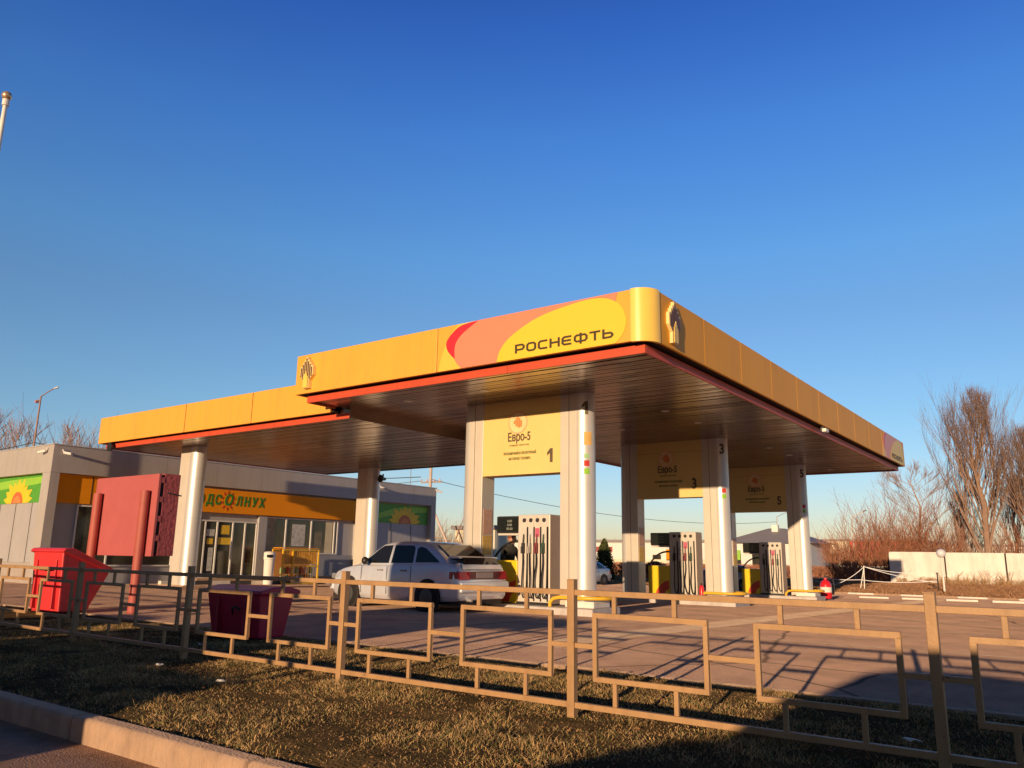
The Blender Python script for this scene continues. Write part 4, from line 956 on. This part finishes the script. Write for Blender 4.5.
bare_tree('bare_tree', (-12.1, 76, -.5), 11., .11, 'small open bare tree right of the canopy end', BK3, None, depth=4, spread=.5, up=.5, main=18, low=.35, kids=(3, 5), thin=.008, rx=.8)
def thicket(loc, rx_, h, n, label, mat, group=None, name='bare_shrub'):
    t = thing(name, label, 'shrub', loc, 0, group); mb = MB()
    for i in range(n):
        a = random.uniform(0, 2*PI); q = random.random()**.6; x = math.cos(a)*q*rx_*.55; y = math.sin(a)*q*rx_*.4
        hh = h*random.uniform(.45, 1.)*math.sqrt(max(.15, 1-.55*q*q))
        branches(mb, (x, y, -.1), (math.cos(a)*q*.75, math.sin(a)*q*.6, 1.), hh*.75, .022, 2, .5, .6, 3, .012, (4, 6))
    mb.build('stems', mat, t, fix=False)
    st_ = MB(); st_.cyl((0, 0), .12, -.2, .25, 8).build('stump', mat, t)
thicket((-14.6, 72.5, -.5), 4.2, 6.6, 75, 'reddish leafless shrub at the left end of the concrete wall', BK2)
thicket((-11.8, 75, -.5), 3.8, 6.2, 60, 'reddish leafless shrub behind the first wall panels', BK2)
thicket((-17.2, 73.5, -.5), 2.6, 4.4, 40, 'lower reddish shrub spreading left of the wall end', BK2)
thicket((-8.8, 77, -.5), 3.6, 5.5, 45, 'tangled leafless shrub under the slim bare tree', BK3)
thicket((-5., 78, -.5), 3.6, 5.2, 45, 'tangled leafless shrub under the tallest bare tree', BK2)
thicket((-1.5, 77, -.5), 3.6, 5.2, 45, 'tangled leafless shrub at the right edge of the photo', BK2)
# weeds at the wall foot
WD = M('dry_weed', (.42, .26, .13), .9, var=.3)
mb = MB()
for i in range(420):
    x = random.uniform(-13, 2); y = random.uniform(68.6, 69.8); h = random.uniform(.2, .9)*(1.4 if random.random() < .12 else .7)
    for k_ in range(4): mb.tube([(x, y, -.5), (x+random.gauss(0, .12), y, -.5+h*.6), (x+random.gauss(0, .22), y, -.5+h)], [.012, .009, .005], 3, caps=False)
tag(mb.build('weeds', WD, fix=False), 'dry brown weeds along the foot of the concrete wall', 'weeds', kind='stuff')

# left background trees
for x, y, h, lab in ((-72.5, 26, 12.5, 'bare tree at the far left behind the shop roof'), (-69.5, 28.5, 11.5, 'second bare tree from the left behind the shop roof'), (-67, 31, 11.2, 'bare tree nearest the street lamp behind the shop roof'), (-64.5, 32.5, 9.6, 'smallest bare tree behind the shop roof')):
    bare_tree('bare_tree', (x, y, 0), h, .14, lab, BK3, 'bare trees behind the shop roof', depth=3, spread=.5, up=.7, main=16, low=.3, kids=(4, 5), thin=.016)
for i, (x, y, h) in enumerate(((-47, 55, 4.2), (-45.5, 57, 3.6), (-49, 54, 4.4), (-51, 53, 4.))):
    thicket((x, y, -.5), 2.6, h, 26, ('rust-brown shrub behind the far end of the shop', 'rust-brown shrub beside the small white block', 'taller rust-brown shrub behind the shop end', 'rust-brown shrub mostly hidden by the shop')[i], BK2)

# poles, lamps, wires
def street_lamp(x, y, z, h, label, arm=(1.4, 0), double=False, mat=GLV):
    t = thing('street_lamp', label, 'street lamp', (x, y, z))
    MB().tube([(0, 0, 0), (0, 0, h)], [.10, .05], 10).build('pole', mat, t, smooth=True)
    hd2 = Vector((arm[0], arm[1], .55)); MB().tube([(0, 0, h-.05), hd2*.5+Vector((0, 0, h)), hd2+Vector((0, 0, h))], .035, 8).build('arm', mat, t)
    q = hd2+Vector((0, 0, h)); MB().bar(q, q+Vector((arm[0]*.35, arm[1]*.35, .1)), .2, .08).build('lamp_head', BLK if not double else WHT, t, bevel=.02)
    if double: MB().box(-arm[0]*1.1-.02, -.05, -.04, .04, h-.3, h-.24).build('cross_arm', mat, t); MB().box(-arm[0]*1.3, -arm[0]*.9, -.1, .1, h-.42, h-.24).build('floodlight', M('lamp_pink', (.5, .25, .25), .5), t)
street_lamp(-55.4, 23.1, 0, 11.0, 'tall street lamp rising behind the left end of the shop', (.45, .55), True, M('pole_rust', (.35, .2, .16), .6))
street_lamp(-30.4, 95.3, -.5, 6.7, 'double-armed street lamp behind the grey hipped roof', (1.2, .5))
street_lamp(-18.0, 78, -.5, 5.6, 'pale street lamp left of the reddish shrubs', (.9, .4), mat=WHT)
pp = thing('utility_pole', 'concrete utility pole with insulators behind the far end of the shop', 'utility pole', (-40.1, 44.7, -.5))
MB().tube([(0, 0, 0), (0, 0, 8.5)], [.17, .11], 10).build('pole', M('pole_concrete', (.55, .45, .38), .8), pp, smooth=True)
ca = MB().bar((-.9, -.0, 7.0), (.9, .3, 7.0), .1).build('crossarm', M('arm_rust', (.4, .28, .22), .7), pp)
MB().bar((-.6, 0, 6.4), (.6, .2, 6.4), .08).build('crossarm', M('arm_rust', (.4, .28, .22), .7), pp)
for x in (-.8, -.3, .3, .8): MB().cyl((x, x*.16), .05, 7.05, 7.22, 8).build('insulator', M('insulator', (.55, .3, .25), .4), ca)
an = thing('antenna_mast', 'thin radio mast on the shop roof left of the utility pole', 'antenna', (-31.4, 33.3, 4.6)); MB().bar((0, 0, 0), (0, 0, 2.2), .025).build('mast', GLV, an); MB().box(-.05, .05, -.05, .05, 0, .06).build('foot', GLV, an)
ls = thing('leaning_pole', 'long pale pole leaning beside the small cream block', 'pole', (-44.05, 53.3, -.5))
MB().bar((0, 0, 0), (-2.9, -1.2, 6.6), .13).build('beam', M('beam_pink', (.62, .45, .38), .7), ls); MB().box(-.15, .15, -.15, .15, -.05, .12).build('foot', CONC, ls)
def wire(name, pts, sag, label, r=.022):
    mb = MB()
    for a, b in zip(pts[:-1], pts[1:]):
        a = Vector(a); b = Vector(b); mb.tube([a+(b-a)*t_+Vector((0, 0, -sag*4*t_*(1-t_))) for t_ in np.linspace(0, 1, 14)], r, 5, caps=False)
    tag(mb.build(name, M('wire_dark', (.06, .055, .05), .6)), label, 'cable')
wire('overhead_wire', [(-40.1, 44.7, 6.7), (-30.4, 95.3, 5.6)], 1.3, 'overhead wire sagging from the utility pole towards the far right')
wire('overhead_wire', [(-40.9, 44.6, 6.6), (-58, 38, 8.2)], .9, 'overhead wire running left from the utility pole behind the canopy')
wire('overhead_wire', [(-75, 18, 8.6), (-55.4, 23.1, 7.9), (-41, 44.6, 6.9)], .9, 'overhead wire passing the tall street lamp above the shop roof', .03)
fp = thing('flagpole', 'white flagpole top with a ball finial at the left edge of the photo', 'flagpole', (-28.49, 9.42, 0))
MB().tube([(0, 0, 0), (0, 0, 16.1)], [.14, .07], 14).build('pole', WHT, fp, smooth=True); MB().sphere((0, 0, 16.27), .16, 16, 10).build('finial', M('finial_gold', (.7, .5, .3), .3, metal=.6), fp, smooth=True)
MB().cyl((0, 0), .11, 15.9, 16.12, 14).build('truck_cap', WHT, fp)

# far buildings ----------------------------------------------------
def block(name, label, x0, x1, y0, y1, z0, z1, wall, roofm, bands=(), wins=0, group=None):
    t = thing(name, label, 'building', (0, 0, 0), 0, group)
    MB().box(x0, x1, y0, y1, z0, z1).build('wall', wall, t); MB().box(x0-.3, x1+.3, y0-.3, y1+.3, z1+.003, z1+.35).build('roof', roofm, t)
    for (a, b, c, e, mt) in bands: MB().box(a, b, y0-.06, y0-.01, c, e).build('facade_sign', mt, t)
    for k in range(wins):
        xx = x0+(x1-x0)*(k+.5)/wins; wn = MB().box(xx-.6, xx+.6, y0-.05, y0-.01, z0+1.1, z0+2.2).build('window', GLASS, t)
        MB().box(xx-.7, xx+.7, y0-.12, y0-.055, z0+1.0, z0+1.1).build('sill', FRM, wn)
    return t
CRM = M('cream_wall', (.78, .72, .55), .8, var=.06, scale=.3); WH2 = M('white_wall', (.80, .78, .74), .8, var=.05, scale=.3); GRF = M('roof_grey', (.28, .26, .27), .7)
block('retail_shed', 'long white and cream retail shed behind the dark thuja', -74, -33, 98, 112, -.6, 3.2, WH2, GRF, ((-74, -33, -.6, 1.0, CRM), (-50.9, -49.6, 1.3, 2.9, LETR), (-58, -54, 1.9, 2.6, M('roof_red', (.35, .10, .08), .8)), (-46, -42, .9, 2.3, ORG), (-40, -37, 1.4, 2.6, GRN2), (-36.5, -34, .7, 1.0, LETR)), 10)
hh = thing('hip_roof_house', 'white house with a grey hipped roof and bright chimney', 'house')
MB().box(-35, -25.2, 90, 98, -.6, 3.0).build('wall', WH2, hh)
rf = MB().loft([[(-35.6, 89.4, 3.003), (-24.6, 89.4, 3.003), (-24.6, 98.6, 3.003), (-35.6, 98.6, 3.003)], [(-30.9, 93.6, 4.75), (-29.2, 93.6, 4.75), (-29.2, 94.4, 4.75), (-30.9, 94.4, 4.75)]]).build('roof', GRF, hh)
MB().box(-30.2, -29.5, 92.6, 93.2, 4.0, 5.1).build('chimney', WHT, rf)
for x in (-33.5, -31.2, -28.5, -26.5): wn = MB().box(x-.5, x+.5, 89.94, 89.99, .4, 1.8).build('window', GLASS, hh); MB().box(x-.6, x+.6, 89.88, 89.935, .3, .4).build('sill', FRM, wn)
MB().box(-34, -33, 89.7, 89.85, 1.1, 2.2).build('shop_board', GRN2, hh); MB().box(-32.5, -30, 89.6, 89.69, -.3, .4).build('low_board', ORG, hh)
block('warehouse', 'distant beige warehouse with a red end section', -60, -24, 150, 175, -.5, 4.6, CRM, GRF, ((-35.3, -24, 1.5, 4.8, M('cladding_red', (.62, .06, .05), .6)), ), 8)
block('warehouse', 'distant low white warehouse behind the concrete wall trees', -22, 30, 160, 180, -.5, 4.0, WH2, GRF, (), 9)
block('kiosk', 'small white kiosk behind the bare median', -30.5, -27, 106, 109, -.5, 1.7, WH2, GRF, (), 2)
block('kiosk', 'lower white kiosk right of its twin behind the median', -26.6, -25, 107, 109, -.5, 1.3, WH2, GRF, (), 1)
block('utility_block', 'small cream block between the shop end and the first portal', -47, -42.5, 56, 59, -.5, 3.4, CRM, GRF, (), 2)
lf = thing('low_fence', 'long low white fence in front of the distant warehouse', 'fence', (0, 107.5, -.5))
for k in range(10): MB().box(-25+k*1.6, -25+k*1.6+1.5, -.04, .04, .05, 1.1).build('fence_panel', WHT, lf); MB().box(-25+k*1.6+1.5, -25+k*1.6+1.6, -.06, .06, -.1, 1.2).build('fence_post', WHT, lf)
# dark hedge line and thuja
def leafy(name, loc, rx_, ry_, h, n, label, mat, cat='tree', cone=True, s=.09):
    t = thing(name, label, cat, loc); MB().tube([(0, 0, -.1), (0, 0, h*.5)], [.08, .03], 8).build('trunk', BK1, t)
    mb = MB()
    for i in range(n):
        f = random.random(); z = .1+f*h; R_ = (1-f)**.65 if cone else math.sqrt(max(0, 1-(2*f-1)**2))*.9+.1
        R_ *= random.uniform(.45, 1.)*(1+.2*math.sin(i*.7)); a = random.uniform(0, 2*PI); x = math.cos(a)*R_*rx_; y = math.sin(a)*R_*ry_
        u = Vector((random.gauss(0, 1), random.gauss(0, 1), random.gauss(0, 1))).normalized()*s; v = u.cross(Vector((random.random(), random.random(), random.random()))).normalized()*s*.6
        P = Vector((x, y, z)); mb.poly([P-u, P-v, P+u, P+v])
    mb.build('crown', mat, t, fix=False)
THU = M('thuja_green', (.09, .11, .03), .9, var=.4, scale=3)
leafy('thuja_tree', (-29.9, 53.0, -.5), .95, .95, 2.9, 5000, 'dark cone-shaped thuja beyond the first portal', THU)
for i, (x, y) in enumerate(((-27.5, 52.5), (-25.8, 53))):
    leafy('garden_bush', (x, y, -.5), 1.0, .8, 1.3, 1500, ('rusty bush to the right of the thuja', 'dark bush seen just left of the middle portal')[i], M('bush_rust', (.30, .13, .07), .9, var=.4, scale=3), 'bush', False)
# low brown scrub far off
for nm, x0, x1, y0, y1, hh_, nn, lb in (('scrub', -60, -14, 84, 90, 1.2, 2600, 'low brown scrub across the open ground behind the pumps'), ('undergrowth', -38, -14, 112, 125, 2.3, 2200, 'brown undergrowth in front of the distant warehouse')):
    mb = MB()
    for i in range(nn):
        x = random.uniform(x0, x1); y = random.uniform(y0, y1); h = hh_*random.uniform(.4, 1)
        for k_ in range(4): mb.tube([(x, y, -.5), (x+random.gauss(0, .25), y, -.5+h*.6), (x+random.gauss(0, .5), y, -.5+h)], [.03, .02, .012], 3, caps=False)
    tag(mb.build(nm, BK2, fix=False), lb, 'scrub', kind='stuff')
# far tree line closing the horizon
mb = MB()
for i in range(5200):
    a = rad(random.uniform(-85, 20)); D = random.uniform(330, 420); x = math.sin(a)*D; y = math.cos(a)*D
    h = 6+3.*mn.noise(Vector((x*.02, y*.02, 0)))+random.uniform(-1.5, 1.5)
    mb.tube([(x, y, -1), (x+random.gauss(0, .8), y, h*.5), (x+random.gauss(0, 1.8), y, h)], [.5, .3, .08], 3, caps=False)
tag(mb.build('distant_woods', M('woods_haze', (.30, .25, .24), 1., var=.15), fix=False), 'hazy line of leafless woods along the horizon', 'woods', kind='stuff')

# ------------------------------------------------------------------ unseen vehicles added behind the camera, shaped to cast the verge shadows
def van(x, y, label):
    t = thing('shadow_truck', label, 'truck', (x, y, -.16))
    P = MB()
    MB().box(-3.13, -1.36, -.9, .9, .45, 3.95).build('cargo_box', WHT, t, bevel=.06)  # tall box sized to throw shade across the silver hatchback
    MB().box(-1.35, .25, -.9, .9, .45, 2.36).build('cargo_body', WHT, t, bevel=.06)
    # cab: lower body, roof and pillars with open windows
    MB().prism([(.26, -.88, .45), (1.75, -.88, .45), (1.78, -.88, .9), (1.6, -.88, 1.14), (.26, -.88, 1.16)], (0, 1.76, 0)).build('cab_body', WHT, t, bevel=.04)
    MB().box(.26, 1.75, -.84, .84, 2.14, 2.34).build('cab_roof', WHT, t, bevel=.05)
    for s_ in (-1, 1):
        MB().bar((1.66, s_*.82, 1.12), (1.68, s_*.8, 2.2), .09).build('pillar', WHT, t)
        for u in (-1.7, 1.2):
            wh = MB().tube([(u, s_*.70, .36), (u, s_*.90, .36)], .36, 24).build('wheel', RUB, t); MB().tube([(u, s_*.90, .36), (u, s_*.91, .36)], .2, 16).build('rim', RIM, wh)
        MB().box(1.70, 1.80, s_*.65-.13, s_*.65+.13, .7, .9).build('headlight', M('headlight', (.25, .26, .28), .1), t)
    MB().box(-3.1, 1.8, -.9, .9, .3, .45).build('bumper', BLK, t)
van(-6.55, -3.2, 'unseen white box truck with open cab windows, added behind the camera to cast shade')
t = car('parked_car', 'dark crossover car added out of view just behind the camera to cast shade', (.55, -2.6, -.16), 0, M('dark_paint', (.05, .05, .06), .3, coat=.5)); t.rotation_euler = (0, 0, PI); t.scale = (1.1, 1.1, 1.3)  # unseen car, scaled until its shadow fits the verge
car('parked_car', 'silver hatchback added out of view behind the box truck to cast shade', (-12.3, -3.1, -.16), PI, SILVER).scale = (1.15, 1.1, 1.16)  # unseen car, stretched to shade the left grass

bpy.context.view_layer.update(); dg = bpy.context.evaluated_depsgraph_get()
for o in [o for o in bpy.data.objects if o.type == 'FONT']:
    me = bpy.data.meshes.new_from_object(o.evaluated_get(dg)); nm = o.name; par = o.parent; mw = (o.location.copy(), o.rotation_euler.copy(), o.scale.copy()); m_ = o.data.materials[0]
    bpy.data.objects.remove(o); n_ = bpy.data.objects.new(nm, me); C.objects.link(n_); n_.parent = par; n_.location, n_.rotation_euler, n_.scale = mw
    if not me.materials: me.materials.append(m_)
